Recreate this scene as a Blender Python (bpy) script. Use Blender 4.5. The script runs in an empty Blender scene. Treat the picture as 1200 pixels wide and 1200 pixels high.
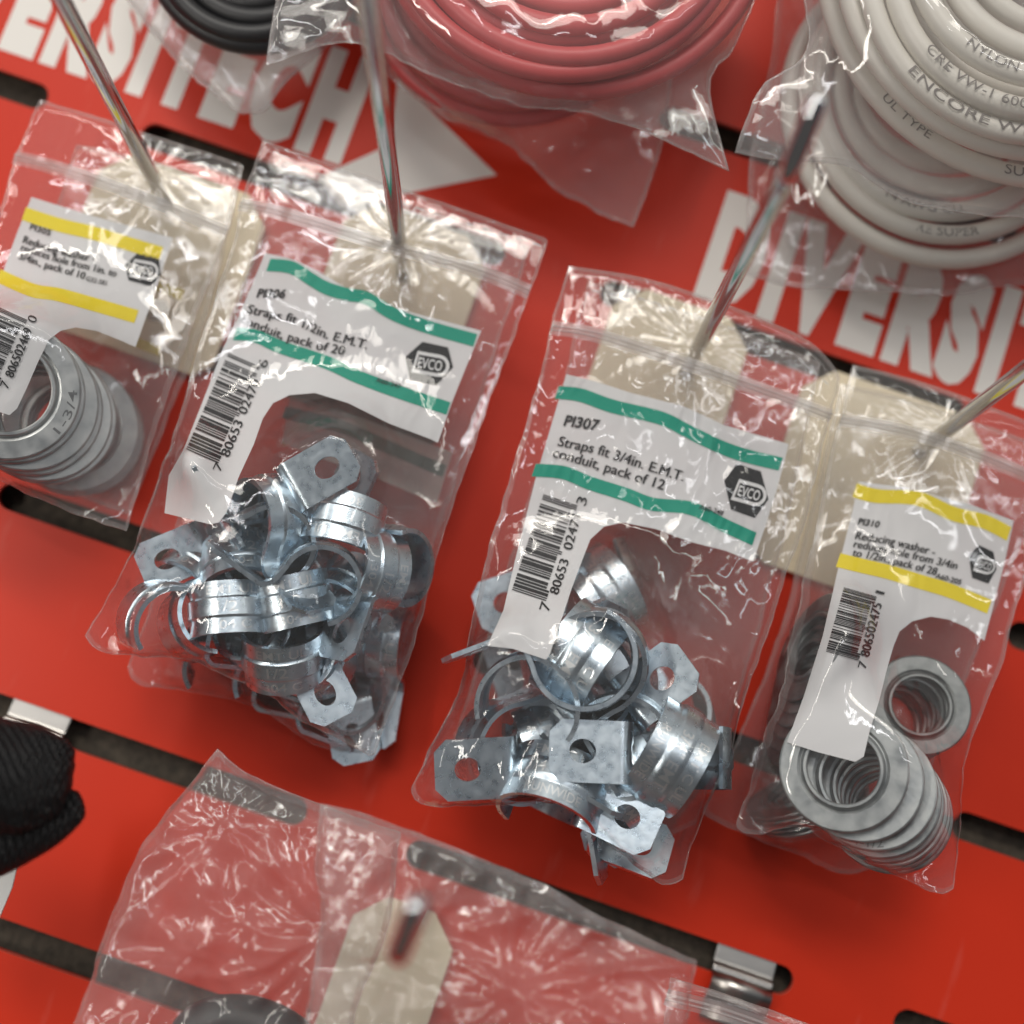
import bpy, bmesh, math, random
import numpy as np
from mathutils import Vector, Matrix
from mathutils.geometry import tessellate_polygon
random.seed(7)
SC = bpy.context.scene
COL = SC.collection
MM = 0.001

# ------------------------------------------------------------------ camera
# wall frame in millimetres: a = along the slot rows, b = up the wall, c = out of the wall
F = 1400.0                      # focal length in pixels of a 1200 px frame
ROLL, VX, VY, DIST = 0.333, -39.2, 151.9, 306.1
n_ = np.array([VX, VY, F]); n_ /= np.linalg.norm(n_)
ax = np.array([math.cos(ROLL), math.sin(ROLL), 0.0]); ax -= ax.dot(n_)*n_; ax /= np.linalg.norm(ax)
bx = -np.cross(n_, ax); cx = -n_
RC = np.array([ax, bx, cx])     # rows: wall axes in camera coords (x right, y down, z forward)

def wl(a, b, c):                # wall mm -> world metres
    return Vector((a*MM, -c*MM, b*MM))

cam_d = bpy.data.cameras.new('camera'); cam = bpy.data.objects.new('camera', cam_d); COL.objects.link(cam)
right = wl(*(RC @ np.array([1, 0, 0]))).normalized()
up = wl(*(RC @ np.array([0, -1, 0]))).normalized()
back = wl(*(RC @ np.array([0, 0, -1]))).normalized()
cam.matrix_world = Matrix.Translation(wl(0, 0, DIST)) @ Matrix((right, up, back)).transposed().to_4x4()
cam_d.sensor_width = 36; cam_d.lens = 36*F/1200
cam_d.clip_start = 0.01; cam_d.clip_end = 50
cam_d.dof.use_dof = True; cam_d.dof.focus_distance = 0.266; cam_d.dof.aperture_fstop = 4.8
SC.camera = cam

# ------------------------------------------------------------------ light
w = bpy.data.worlds.new('World'); SC.world = w; w.use_nodes = True
nt = w.node_tree; bg = nt.nodes['Background']
tc = nt.nodes.new('ShaderNodeTexCoord'); sp = nt.nodes.new('ShaderNodeSeparateXYZ'); cr = nt.nodes.new('ShaderNodeValToRGB')
mp = nt.nodes.new('ShaderNodeMapRange'); mp.inputs[1].default_value = -1; mp.inputs[2].default_value = 1
nt.links.new(tc.outputs['Generated'], sp.inputs[0]); nt.links.new(sp.outputs[2], mp.inputs[0])
nt.links.new(mp.outputs[0], cr.inputs[0]); nt.links.new(cr.outputs[0], bg.inputs[0])
e = cr.color_ramp.elements
e[0].position = 0.0; e[0].color = (0.20, 0.18, 0.16, 1)
e[1].position = 1.0; e[1].color = (1.0, 0.97, 0.92, 1)
x = e.new(0.40); x.color = (0.13, 0.13, 0.14, 1)
x = e.new(0.53); x.color = (0.42, 0.44, 0.47, 1)
x = e.new(0.70); x.color = (0.62, 0.62, 0.62, 1)
bg.inputs[1].default_value = 0.46

def area(name, loc, target, sx, sy, power, col):
    l = bpy.data.lights.new(name, 'AREA'); l.shape = 'RECTANGLE'; l.size = sx; l.size_y = sy
    l.energy = power; l.color = col
    o = bpy.data.objects.new(name, l); COL.objects.link(o); o.location = loc
    o.rotation_euler = (Vector(target)-Vector(loc)).to_track_quat('-Z', 'Y').to_euler()
WARM = (1.0, 0.95, 0.87)
for (lx, ly, lz, sx, sy, p_, c_) in (
        (-0.95, -1.5, 1.25, 1.3, 0.06, 6.0, WARM), (0.75, -1.6, 1.2, 1.2, 0.06, 2.4, WARM),
        (-0.35, -2.3, 1.55, 1.4, 0.06, 4.5, WARM), (-0.9, -2.2, 0.75, 1.0, 0.06, 4.0, (0.98, 0.98, 1.0)),
        (0.7, -2.4, 0.85, 1.0, 0.06, 2.6, (0.98, 0.98, 1.0)), (-1.6, -1.3, 0.45, 0.07, 0.9, 4.0, WARM),
        (-0.40, -0.52, -0.12, 0.035, 0.30, 0.95, WARM), (-0.45, -2.0, 1.30, 0.9, 0.5, 14.0, WARM)):  # added fill lamps: low one near the left, broad panel for soft glare
    area('tube_and_fill_light', (lx, ly, lz), (0, 0, 0), sx, sy, p_, c_)

SC.view_settings.view_transform = 'Standard'; SC.view_settings.look = 'None'
SC.view_settings.gamma = 1; SC.view_settings.use_curve_mapping = False
SC.view_settings.exposure = 0.05
SC.cycles.max_bounces = 10; SC.cycles.transparent_max_bounces = 40
SC.cycles.glossy_bounces = 5; SC.cycles.diffuse_bounces = 4; SC.cycles.transmission_bounces = 6
SC.cycles.caustics_reflective = False; SC.cycles.caustics_refractive = False
SC.cycles.sample_clamp_indirect = 4
SC.cycles.use_denoising = True

# ------------------------------------------------------------------ pixel <-> wall geometry helpers
def ray(px, py):
    d = np.stack([(np.asarray(px, float)-600)/F, (np.asarray(py, float)-600)/F, np.ones_like(np.asarray(px, float))], -1)
    return d @ RC.T             # wall components
def W(px, py, c):               # where the sight line meets the plane at height c above the wall
    d = ray(px, py); t = (DIST-c)/(-d[..., 2])
    return d[..., 0]*t, d[..., 1]*t
def imdir(dx, dy):              # image direction -> wall (a,b)
    return dx*math.cos(ROLL)+dy*math.sin(ROLL), dx*math.sin(ROLL)-dy*math.cos(ROLL)

# ------------------------------------------------------------------ object helpers
def props(o, label=None, cat=None, group=None, kind=None):
    if label: o['label'] = label
    if cat: o['category'] = cat
    if group: o['group'] = group
    if kind: o['kind'] = kind
    return o
def empty(name, abc):
    o = bpy.data.objects.new(name, None); o.empty_display_size = 0.005; COL.objects.link(o)
    o.location = wl(*abc); return o
def mesh_obj(name, verts, faces, mat, parent=None, smooth=True):
    """verts: Nx3 array in wall mm"""
    v = np.asarray(verts, float)
    m = bpy.data.meshes.new(name)
    co = np.stack([v[:, 0], -v[:, 2], v[:, 1]], 1)*MM
    off = np.zeros(3)
    if parent is not None:
        off = np.array(parent.location if parent.parent is None else (0, 0, 0))
        root = parent
        while root.parent: root = root.parent
        off = np.array(root.location)
    m.from_pydata((co-off).tolist(), [], [list(map(int, f)) for f in faces])
    m.materials.append(mat)
    if smooth: m.polygons.foreach_set('use_smooth', [True]*len(m.polygons))
    m.update()
    o = bpy.data.objects.new(name, m); COL.objects.link(o)
    if parent is not None: o.parent = parent
    return o
def grid_faces(nu, nv, base=0, flip=False):
    f = []
    for i in range(nu-1):
        for j in range(nv-1):
            a = base+i*nv+j
            q = (a, a+nv, a+nv+1, a+1)
            f.append(q[::-1] if flip else q)
    return f
def sweep(path, rad, ns=10, closed=False, sq=1.0, flat_n=None):
    """tube round a path of wall-mm points, returns verts, faces"""
    P = np.asarray(path, float); n = len(P)
    rad = np.broadcast_to(np.asarray(rad, float), (n,))
    T = np.gradient(P, axis=0)
    if closed: T = (np.roll(P, -1, 0)-np.roll(P, 1, 0))
    T /= np.linalg.norm(T, axis=1)[:, None]+1e-12
    ref = np.array([0, 0, 1.0]) if abs(T[0][2]) < 0.9 else np.array([0, 1.0, 0])
    V = []; N = np.cross(T[0], ref); N /= np.linalg.norm(N)
    for i in range(n):
        N = N-N.dot(T[i])*T[i]; N /= np.linalg.norm(N)+1e-12
        Bn = np.cross(T[i], N)
        for k in range(ns):
            a = 2*math.pi*k/ns
            V.append(P[i]+rad[i]*(math.cos(a)*N+sq*math.sin(a)*Bn))
    Fc = []
    for i in range(n if closed else n-1):
        j = (i+1) % n
        for k in range(ns):
            k2 = (k+1) % ns
            Fc.append((i*ns+k, j*ns+k, j*ns+k2, i*ns+k2))
    if not closed:
        Fc.append(tuple(range(ns))); Fc.append(tuple(range((n-1)*ns, n*ns))[::-1])
    return np.array(V), Fc
def smooth_path(pts, n):
    """Catmull-Rom through pts"""
    P = np.asarray(pts, float); m = len(P); out = []
    for t in np.linspace(0, m-1, n):
        i = min(int(t), m-2); u = t-i
        p0 = P[max(i-1, 0)]; p1 = P[i]; p2 = P[i+1]; p3 = P[min(i+2, m-1)]
        out.append(0.5*((2*p1)+(-p0+p2)*u+(2*p0-5*p1+4*p2-p3)*u*u+(-p0+3*p1-3*p2+p3)*u**3))
    return np.array(out)

# ------------------------------------------------------------------ noise
_rs = np.random.RandomState(5)
_perm = _rs.permutation(512); _gr = _rs.uniform(-1, 1, (512, 2)); _gr /= np.linalg.norm(_gr, axis=1)[:, None]
def gnoise(x, y, seed=0):
    x = np.asarray(x, float)+seed*17.31; y = np.asarray(y, float)+seed*9.77
    xi = np.floor(x).astype(int); yi = np.floor(y).astype(int); xf = x-xi; yf = y-yi
    def g(ix, iy, fx, fy):
        h = _perm[(_perm[ix % 512]+iy) % 512]; v = _gr[h]
        return v[..., 0]*fx+v[..., 1]*fy
    u = xf**3*(xf*(xf*6-15)+10); v = yf**3*(yf*(yf*6-15)+10)
    a = g(xi, yi, xf, yf); b = g(xi+1, yi, xf-1, yf); c = g(xi, yi+1, xf, yf-1); d = g(xi+1, yi+1, xf-1, yf-1)
    return (a*(1-u)+b*u)*(1-v)+(c*(1-u)+d*u)*v

# ------------------------------------------------------------------ materials
def mat(name):
    m = bpy.data.materials.new(name); m.use_nodes = True
    return m, m.node_tree, m.node_tree.nodes['Principled BSDF']
def N(nt, t, **kw):
    n = nt.nodes.new(t)
    for k, v in kw.items(): setattr(n, k, v)
    return n
def simple(name, col, rough=0.5, metal=0.0, bump=None, spec=0.5, mottle=None, coat=0):
    m, nt, p = mat(name)
    p.inputs['Base Color'].default_value = (*col, 1); p.inputs['Roughness'].default_value = rough
    p.inputs['Metallic'].default_value = metal; p.inputs['Specular IOR Level'].default_value = spec
    p.inputs['Coat Weight'].default_value = coat; p.inputs['Coat Roughness'].default_value = 0.15
    tc = N(nt, 'ShaderNodeTexCoord')
    if bump:
        nz = N(nt, 'ShaderNodeTexNoise'); nz.inputs['Scale'].default_value = bump[0]; nz.inputs['Detail'].default_value = 5
        nt.links.new(tc.outputs['Object'], nz.inputs['Vector'])
        b = N(nt, 'ShaderNodeBump'); b.inputs['Strength'].default_value = bump[1]; b.inputs['Distance'].default_value = bump[2]
        nt.links.new(nz.outputs['Fac'], b.inputs['Height']); nt.links.new(b.outputs[0], p.inputs['Normal'])
    if mottle:
        nz = N(nt, 'ShaderNodeTexNoise'); nz.inputs['Scale'].default_value = mottle[0]; nz.inputs['Detail'].default_value = 6
        nt.links.new(tc.outputs['Object'], nz.inputs['Vector'])
        mx = N(nt, 'ShaderNodeMix', data_type='RGBA')
        mr = N(nt, 'ShaderNodeMapRange'); mr.inputs[1].default_value = 0.35; mr.inputs[2].default_value = 0.65
        nt.links.new(nz.outputs['Fac'], mr.inputs[0]); nt.links.new(mr.outputs[0], mx.inputs[0])
        mx.inputs[6].default_value = (*col, 1); mx.inputs[7].default_value = (*mottle[1], 1)
        nt.links.new(mx.outputs[2], p.inputs['Base Color'])
        if len(mottle) > 2:
            r2 = N(nt, 'ShaderNodeMapRange'); r2.inputs[1].default_value = 0.3; r2.inputs[2].default_value = 0.7
            r2.inputs[3].default_value = mottle[2][0]; r2.inputs[4].default_value = mottle[2][1]
            nt.links.new(nz.outputs['Fac'], r2.inputs[0]); nt.links.new(r2.outputs[0], p.inputs['Roughness'])
    return m

def film_mat(name, haze=0.03, rough=0.06, bump=0.25, scale=350, tint=(1, 1, 1), stretch=(1, 1, 0.35)):
    """clear polyethylene: passes light, reflects by Fresnel, a trace of milkiness"""
    m = bpy.data.materials.new(name); m.use_nodes = True; nt = m.node_tree; nt.nodes.clear()
    out = N(nt, 'ShaderNodeOutputMaterial'); tr = N(nt, 'ShaderNodeBsdfTransparent'); gl = N(nt, 'ShaderNodeBsdfGlossy')
    df = N(nt, 'ShaderNodeBsdfDiffuse'); tl = N(nt, 'ShaderNodeBsdfTranslucent'); fr = N(nt, 'ShaderNodeFresnel')
    tr.inputs[0].default_value = (*[0.985*t for t in tint], 1); gl.inputs['Roughness'].default_value = rough
    df.inputs[0].default_value = (0.85, 0.85, 0.85, 1); tl.inputs[0].default_value = (0.85, 0.85, 0.85, 1)
    geo = N(nt, 'ShaderNodeNewGeometry'); ior = N(nt, 'ShaderNodeMapRange')      # same reflection from either side of the sheet
    ior.inputs[3].default_value = 1.52; ior.inputs[4].default_value = 1/1.52
    nt.links.new(geo.outputs['Backfacing'], ior.inputs[0]); nt.links.new(ior.outputs[0], fr.inputs[0])
    tc = N(nt, 'ShaderNodeTexCoord'); mpn = N(nt, 'ShaderNodeMapping'); mpn.inputs['Scale'].default_value = stretch
    nz = N(nt, 'ShaderNodeTexNoise'); nz.inputs['Scale'].default_value = scale; nz.inputs['Detail'].default_value = 3
    nz.inputs['Distortion'].default_value = 0.6
    nt.links.new(tc.outputs['Object'], mpn.inputs[0]); nt.links.new(mpn.outputs[0], nz.inputs['Vector'])
    b = N(nt, 'ShaderNodeBump'); b.inputs['Strength'].default_value = bump; b.inputs['Distance'].default_value = 0.0012
    nt.links.new(nz.outputs['Fac'], b.inputs['Height'])
    nt.links.new(b.outputs[0], gl.inputs['Normal']); nt.links.new(b.outputs[0], fr.inputs['Normal'])
    a = N(nt, 'ShaderNodeMixShader'); a.inputs[0].default_value = 0.45
    nt.links.new(df.outputs[0], a.inputs[1]); nt.links.new(tl.outputs[0], a.inputs[2])
    c = N(nt, 'ShaderNodeMixShader'); c.inputs[0].default_value = haze
    nt.links.new(tr.outputs[0], c.inputs[1]); nt.links.new(a.outputs[0], c.inputs[2])
    d = N(nt, 'ShaderNodeMixShader'); nt.links.new(fr.outputs[0], d.inputs[0])
    nt.links.new(c.outputs[0], d.inputs[1]); nt.links.new(gl.outputs[0], d.inputs[2])
    nt.links.new(d.outputs[0], out.inputs[0])
    return m
def ink_mat(name, col, alpha):
    m, nt, p = mat(name); p.inputs['Base Color'].default_value = (*col, 1); p.inputs['Roughness'].default_value = 0.5
    p.inputs['Specular IOR Level'].default_value = 0.2; p.inputs['Alpha'].default_value = alpha
    return m

M = {}
M['red'] = simple('red_powder_coat', (0.60, 0.032, 0.010), 0.42, bump=(900, 0.12, 0.0002), spec=0.25)
_nt = M['red'].node_tree; _p = _nt.nodes['Principled BSDF']; _tc = N(_nt, 'ShaderNodeTexCoord')
_mp = N(_nt, 'ShaderNodeMapping'); _mp.inputs['Scale'].default_value = (1, 1, 0.18); _mp.inputs['Rotation'].default_value = (0, 0.6, 0)
_n = N(_nt, 'ShaderNodeTexNoise'); _n.inputs['Scale'].default_value = 160; _n.inputs['Detail'].default_value = 4
_m = N(_nt, 'ShaderNodeMapRange'); _m.inputs[1].default_value = 0.62; _m.inputs[2].default_value = 0.76
_n2 = N(_nt, 'ShaderNodeTexNoise'); _n2.inputs['Scale'].default_value = 14; _m2 = N(_nt, 'ShaderNodeMapRange'); _m2.inputs[3].default_value = 0.34; _m2.inputs[4].default_value = 0.52
_x = N(_nt, 'ShaderNodeMix', data_type='RGBA'); _x.inputs[6].default_value = (0.60, 0.032, 0.010, 1); _x.inputs[7].default_value = (0.62, 0.07, 0.045, 1)
_nt.links.new(_tc.outputs['Object'], _mp.inputs[0]); _nt.links.new(_mp.outputs[0], _n.inputs['Vector']); _nt.links.new(_n.outputs['Fac'], _m.inputs[0])
_nt.links.new(_m.outputs[0], _x.inputs[0]); _nt.links.new(_x.outputs[2], _p.inputs['Base Color'])
_nt.links.new(_tc.outputs['Object'], _n2.inputs['Vector']); _nt.links.new(_n2.outputs['Fac'], _m2.inputs[0]); _nt.links.new(_m2.outputs[0], _p.inputs['Roughness'])
M['board'] = simple('brown_board', (0.085, 0.068, 0.050), 0.9, bump=(600, 0.5, 0.001), mottle=(500, (0.045, 0.037, 0.028)))
M['lip'] = simple('pale_slot_edge', (0.50, 0.22, 0.17), 0.45)  # paler pinkish brown than the panel face
M['white_vinyl'] = simple('white_vinyl', (0.78, 0.75, 0.71), 0.45)
M['film'] = film_mat('clear_film', 0.050, 0.045, 0.13, 220)
M['film_back'] = film_mat('clear_film_behind', 0.075, bump=0.1)
M['film_thick'] = film_mat('soft_film', 0.125, 0.055, 0.06, 60, stretch=(1, 1, 0.5))
M['film_milky'] = film_mat('milky_film', 0.24, 0.14, 0.1, 60)
M['zip'] = film_mat('zip_plastic', 0.30, 0.12, 0.1, 200)
M['seam'] = film_mat('film_edge', 0.15, 0.15, 0.15, 500)
M['ink_white'] = ink_mat('white_ink', (0.70, 0.70, 0.715), 0.93)
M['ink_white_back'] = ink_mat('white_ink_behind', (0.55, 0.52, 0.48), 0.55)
M['green'] = ink_mat('teal_ink', (0.0, 0.30, 0.205), 0.97)
M['yellow'] = ink_mat('yellow_ink', (0.83, 0.66, 0.02), 0.97)
M['black'] = ink_mat('black_ink', (0.012, 0.012, 0.014), 1.0)
M['zinc'] = simple('zinc_plate', (0.54, 0.63, 0.70), 0.28, 1.0, bump=(500, 0.10, 0.0004), mottle=(500, (0.63, 0.71, 0.77), (0.25, 0.34)))
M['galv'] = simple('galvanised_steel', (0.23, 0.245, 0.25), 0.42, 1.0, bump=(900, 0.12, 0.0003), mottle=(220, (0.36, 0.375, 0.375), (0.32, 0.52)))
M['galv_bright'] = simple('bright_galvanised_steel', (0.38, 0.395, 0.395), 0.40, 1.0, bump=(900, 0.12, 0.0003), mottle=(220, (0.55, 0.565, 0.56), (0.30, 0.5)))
M['galv_shaded'] = simple('shaded_galvanised_steel', (0.13, 0.14, 0.14), 0.42, 1.0, bump=(900, 0.12, 0.0003), mottle=(220, (0.24, 0.25, 0.25), (0.34, 0.52)))  # same washer steel with the rear stack's shade put into its colour
M['stamp'] = simple('stamped_mark', (0.17, 0.175, 0.18), 0.5, 0.8)
M['chrome'] = simple('chrome_rod', (0.66, 0.67, 0.69), 0.10, 1.0, bump=(300, 0.02, 0.0003))
M['bracket'] = simple('nickel_bracket', (0.48, 0.46, 0.43), 0.28, 1.0, bump=(300, 0.06, 0.0004))
M['beige'] = simple('beige_card', (0.84, 0.73, 0.53), 0.7, bump=(100, 0.05, 0.0004))
M['cable_red'] = simple('red_cable_sheath', (0.62, 0.085, 0.09), 0.42, bump=(200, 0.1, 0.0005))
M['cable_white'] = simple('cream_cable_sheath', (0.78, 0.745, 0.68), 0.34, bump=(200, 0.08, 0.0005))
M['cable_black'] = simple('black_cable_sheath', (0.02, 0.02, 0.022), 0.45)
M['cable_ink'] = simple('grey_cable_print', (0.20, 0.18, 0.17), 0.6)
M['card'] = simple('white_card', (0.80, 0.79, 0.77), 0.5)
M['rubber'] = simple('black_rubber', (0.018, 0.018, 0.02), 0.5)

# black woven webbing
m, nt, p = mat('black_webbing'); M['web'] = m
p.inputs['Base Color'].default_value = (0.006, 0.006, 0.007, 1); p.inputs['Roughness'].default_value = 0.5; p.inputs['Specular IOR Level'].default_value = 0.35
tc = N(nt, 'ShaderNodeTexCoord'); mpn = N(nt, 'ShaderNodeMapping'); mpn.inputs['Scale'].default_value = (1, 1, 1)
w1 = N(nt, 'ShaderNodeTexWave', bands_direction='DIAGONAL'); w1.inputs['Scale'].default_value = 260; w1.inputs['Distortion'].default_value = 1.5
w2 = N(nt, 'ShaderNodeTexWave', bands_direction='X'); w2.inputs['Scale'].default_value = 330; w2.inputs['Distortion'].default_value = 1.5
mul = N(nt, 'ShaderNodeMath', operation='MULTIPLY')
b = N(nt, 'ShaderNodeBump'); b.inputs['Strength'].default_value = 1.0; b.inputs['Distance'].default_value = 0.0012
nt.links.new(tc.outputs['Object'], w1.inputs[0]); nt.links.new(tc.outputs['Object'], w2.inputs[0])
nt.links.new(w1.outputs['Fac'], mul.inputs[0]); nt.links.new(w2.outputs['Fac'], mul.inputs[1])
nt.links.new(mul.outputs[0], b.inputs['Height']); nt.links.new(b.outputs[0], p.inputs['Normal'])

# ------------------------------------------------------------------ the wall panel
A0, B0, SL, PI_, ROW = -256.4, 148.5, 101.7, 128.2, 50.8
SH = 7.2
def panel():
    V = []; Fs = []; lips = []
    for row in range(-2, 9):
        for col in range(-2, 6):
            a0 = A0+col*PI_-(PI_-SL)/2; a1 = a0+PI_; bm_ = B0-row*ROW; b0 = bm_-ROW/2; b1 = bm_+ROW/2
            s0 = A0+col*PI_; s1 = s0+SL; r = SH/2
            hole = []; outer = []
            nx = 16; na = 12
            for i in range(nx+1):
                xx = s0+r+(SL-2*r)*i/nx; hole.append((xx, bm_+r)); outer.append((a0+(a1-a0)*i/nx, b1))
            for i in range(1, na):
                t = math.pi/2-math.pi*i/na; hole.append((s1-r+r*math.cos(t), bm_+r*math.sin(t))); outer.append((a1, b1-(b1-b0)*i/na))
            for i in range(nx+1):
                xx = s1-r-(SL-2*r)*i/nx; hole.append((xx, bm_-r)); outer.append((a1-(a1-a0)*i/nx, b0))
            for i in range(1, na):
                t = -math.pi/2-math.pi*i/na; hole.append((s0+r+r*math.cos(t), bm_+r*math.sin(t))); outer.append((a0, b0+(b1-b0)*i/na))
            n = len(hole); k = len(V)
            V += [(x_, y_, 0) for x_, y_ in outer]+[(x_, y_, 0) for x_, y_ in hole]
            # rolled lip into the slot
            V += [(x_+(-0.25 if 0 else 0), y_, -0.5) for x_, y_ in hole]+[(x_, y_, -1.6) for x_, y_ in hole]
            for i in range(n):
                j = (i+1) % n
                for l in range(3):
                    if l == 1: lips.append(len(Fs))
                    Fs.append((k+l*n+i, k+l*n+j, k+(l+1)*n+j, k+(l+1)*n+i))
    o = mesh_obj('wall_panel', V, Fs, M['red'], smooth=False)
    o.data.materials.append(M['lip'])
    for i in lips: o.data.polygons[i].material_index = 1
    props(o, 'red painted metal display panel with rows of long round-ended slots behind everything', 'display panel', kind='structure')
    V = [(-700, -700, -7), (700, -700, -7), (700, 700, -7), (-700, 700, -7)]
    o = mesh_obj('backboard', V, [(0, 1, 2, 3)], M['board'], smooth=False)
    props(o, 'dark brown board seen through the slots of the red panel', 'board', kind='structure')
panel()

# ------------------------------------------------------------------ decals (letters, ink, stripes)
def text2d(body, bold=0.0, space=1.0):
    cu = bpy.data.curves.new('t', 'FONT'); cu.body = body; cu.size = 1.0; cu.offset = bold; cu.resolution_u = 3; cu.space_character = space
    o = bpy.data.objects.new('t', cu); COL.objects.link(o)
    dg = bpy.context.evaluated_depsgraph_get(); me = o.evaluated_get(dg).to_mesh()
    V = np.array([v.co[:2] for v in me.vertices]) if len(me.vertices) else np.zeros((0, 2))
    Fs = [tuple(p.vertices) for p in me.polygons]
    o.evaluated_get(dg).to_mesh_clear()
    bpy.data.objects.remove(o); bpy.data.curves.remove(cu)
    return V, Fs
def cut2d(V, Fs, step):
    """subdivide a flat shape by lines every `step` so that it can follow a curved surface"""
    bm = bmesh.new()
    vs = [bm.verts.new((p[0], p[1], 0)) for p in V]
    for f in Fs:
        try: bm.faces.new([vs[i] for i in f])
        except ValueError: pass
    if len(V):
        lo = V.min(0); hi = V.max(0)
        for axis in (0, 1):
            t = math.ceil(lo[axis]/step)*step
            while t < hi[axis]:
                co = [0, 0, 0]; no = [0, 0, 0]; co[axis] = t; no[axis] = 1
                bmesh.ops.bisect_plane(bm, geom=bm.verts[:]+bm.edges[:]+bm.faces[:], plane_co=co, plane_no=no, dist=1e-6)
                t += step
    bmesh.ops.triangulate(bm, faces=bm.faces[:])
    bm.verts.index_update()
    out = np.array([v.co[:2] for v in bm.verts]), [tuple(v.index for v in f.verts) for f in bm.faces]
    bm.free(); return out
def poly2d(pts):
    P = np.asarray(pts, float)
    tri = tessellate_polygon([[Vector((p[0], p[1], 0)) for p in P]])
    return P.copy(), [tuple(t) for t in tri]
def along(pts, s):
    P = np.asarray(pts, float); d = np.r_[0, np.cumsum(np.linalg.norm(np.diff(P, axis=0), axis=1))]; d /= d[-1]
    return np.stack([np.interp(s, d, P[:, 0])+np.where(s > 1, (s-1), 0)*0, np.interp(s, d, P[:, 1])], 1)
def text_px(body, path, cap, upv, bold=0.0):
    """text fitted on a pixel polyline; cap = capital height in px; upv = image direction of the glyph tops"""
    V, Fs = text2d(body, bold)
    if len(V) == 0: return V, Fs
    x0, x1 = V[:, 0].min(), V[:, 0].max()
    s = (V[:, 0]-x0)/(x1-x0)
    P = along(path, s); u = np.array(upv, float); u /= np.linalg.norm(u)
    Q = P+u*(V[:, 1:2]*cap/0.70)
    if bold == 0.0 and len(body) > 1:       # regular weight: thicken the strokes a little
        d = np.array([-u[1], u[0]])*cap*0.03
        return merge([(Q-d, Fs), (Q+d, Fs)])
    return Q, Fs
def merge(parts):
    V = []; Fs = []; k = 0
    for v, f in parts:
        if len(v) == 0: continue
        V.append(v); Fs += [tuple(i+k for i in q) for q in f]; k += len(v)
    return np.concatenate(V), Fs
def thick_line(pts, th, down):
    P = smooth_path(np.c_[np.array(pts, float), np.zeros(len(pts))], 40)[:, :2]; d = np.array(down, float); d /= np.linalg.norm(d)
    V = np.concatenate([P, P+d*th]); n = len(P)
    return V, [(i, i+1, n+i+1, n+i) for i in range(n-1)]

# lettering on the panel
def panel_px(V, c=0.05):
    a, b = W(V[:, 0], V[:, 1], c); return np.stack([a, b, np.full_like(a, c)], 1)
def heavy(body, p0, p1, cap_mm):
    """heavy condensed capitals standing on the panel from p0 to p1 (pixels of the baseline ends)"""
    V, Fs = text2d(body, 0.080, 1.30)
    a0, b0 = W(*p0, 0.05); a1, b1 = W(*p1, 0.05)
    x0, x1 = V[:, 0].min(), V[:, 0].max()
    bb = 0.5*(b0+b1)
    P = np.stack([a0+(V[:, 0]-x0)/(x1-x0)*(a1-a0), bb+(V[:, 1])*cap_mm/0.74, np.full(len(V), 0.06)], 1)
    return P, Fs
P1, F1 = heavy('DIVERSITECH', (-150, -8), (402, 183), 27)
TV, TF = poly2d([(466, 92), (582, 205), (478, 226), (400, 243), (372, 208), (458, 169)])
TV = panel_px(TV, 0.06)
v_ = np.concatenate([P1, TV]); f_ = list(F1)+[tuple(i+len(P1) for i in q) for q in TF]
o = mesh_obj('panel_lettering', v_, f_, M['white_vinyl'], smooth=False)
props(o, 'large white capital letters ending in an arrow on the red panel at upper left', 'lettering')
P2, F2 = heavy('DIVERSITECH', (816, 334), (1420, 542), 27)
o = mesh_obj('panel_lettering', P2, F2, M['white_vinyl'], smooth=False)
props(o, 'large white capital letters on the red panel below the cream cable coils', 'lettering')

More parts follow.
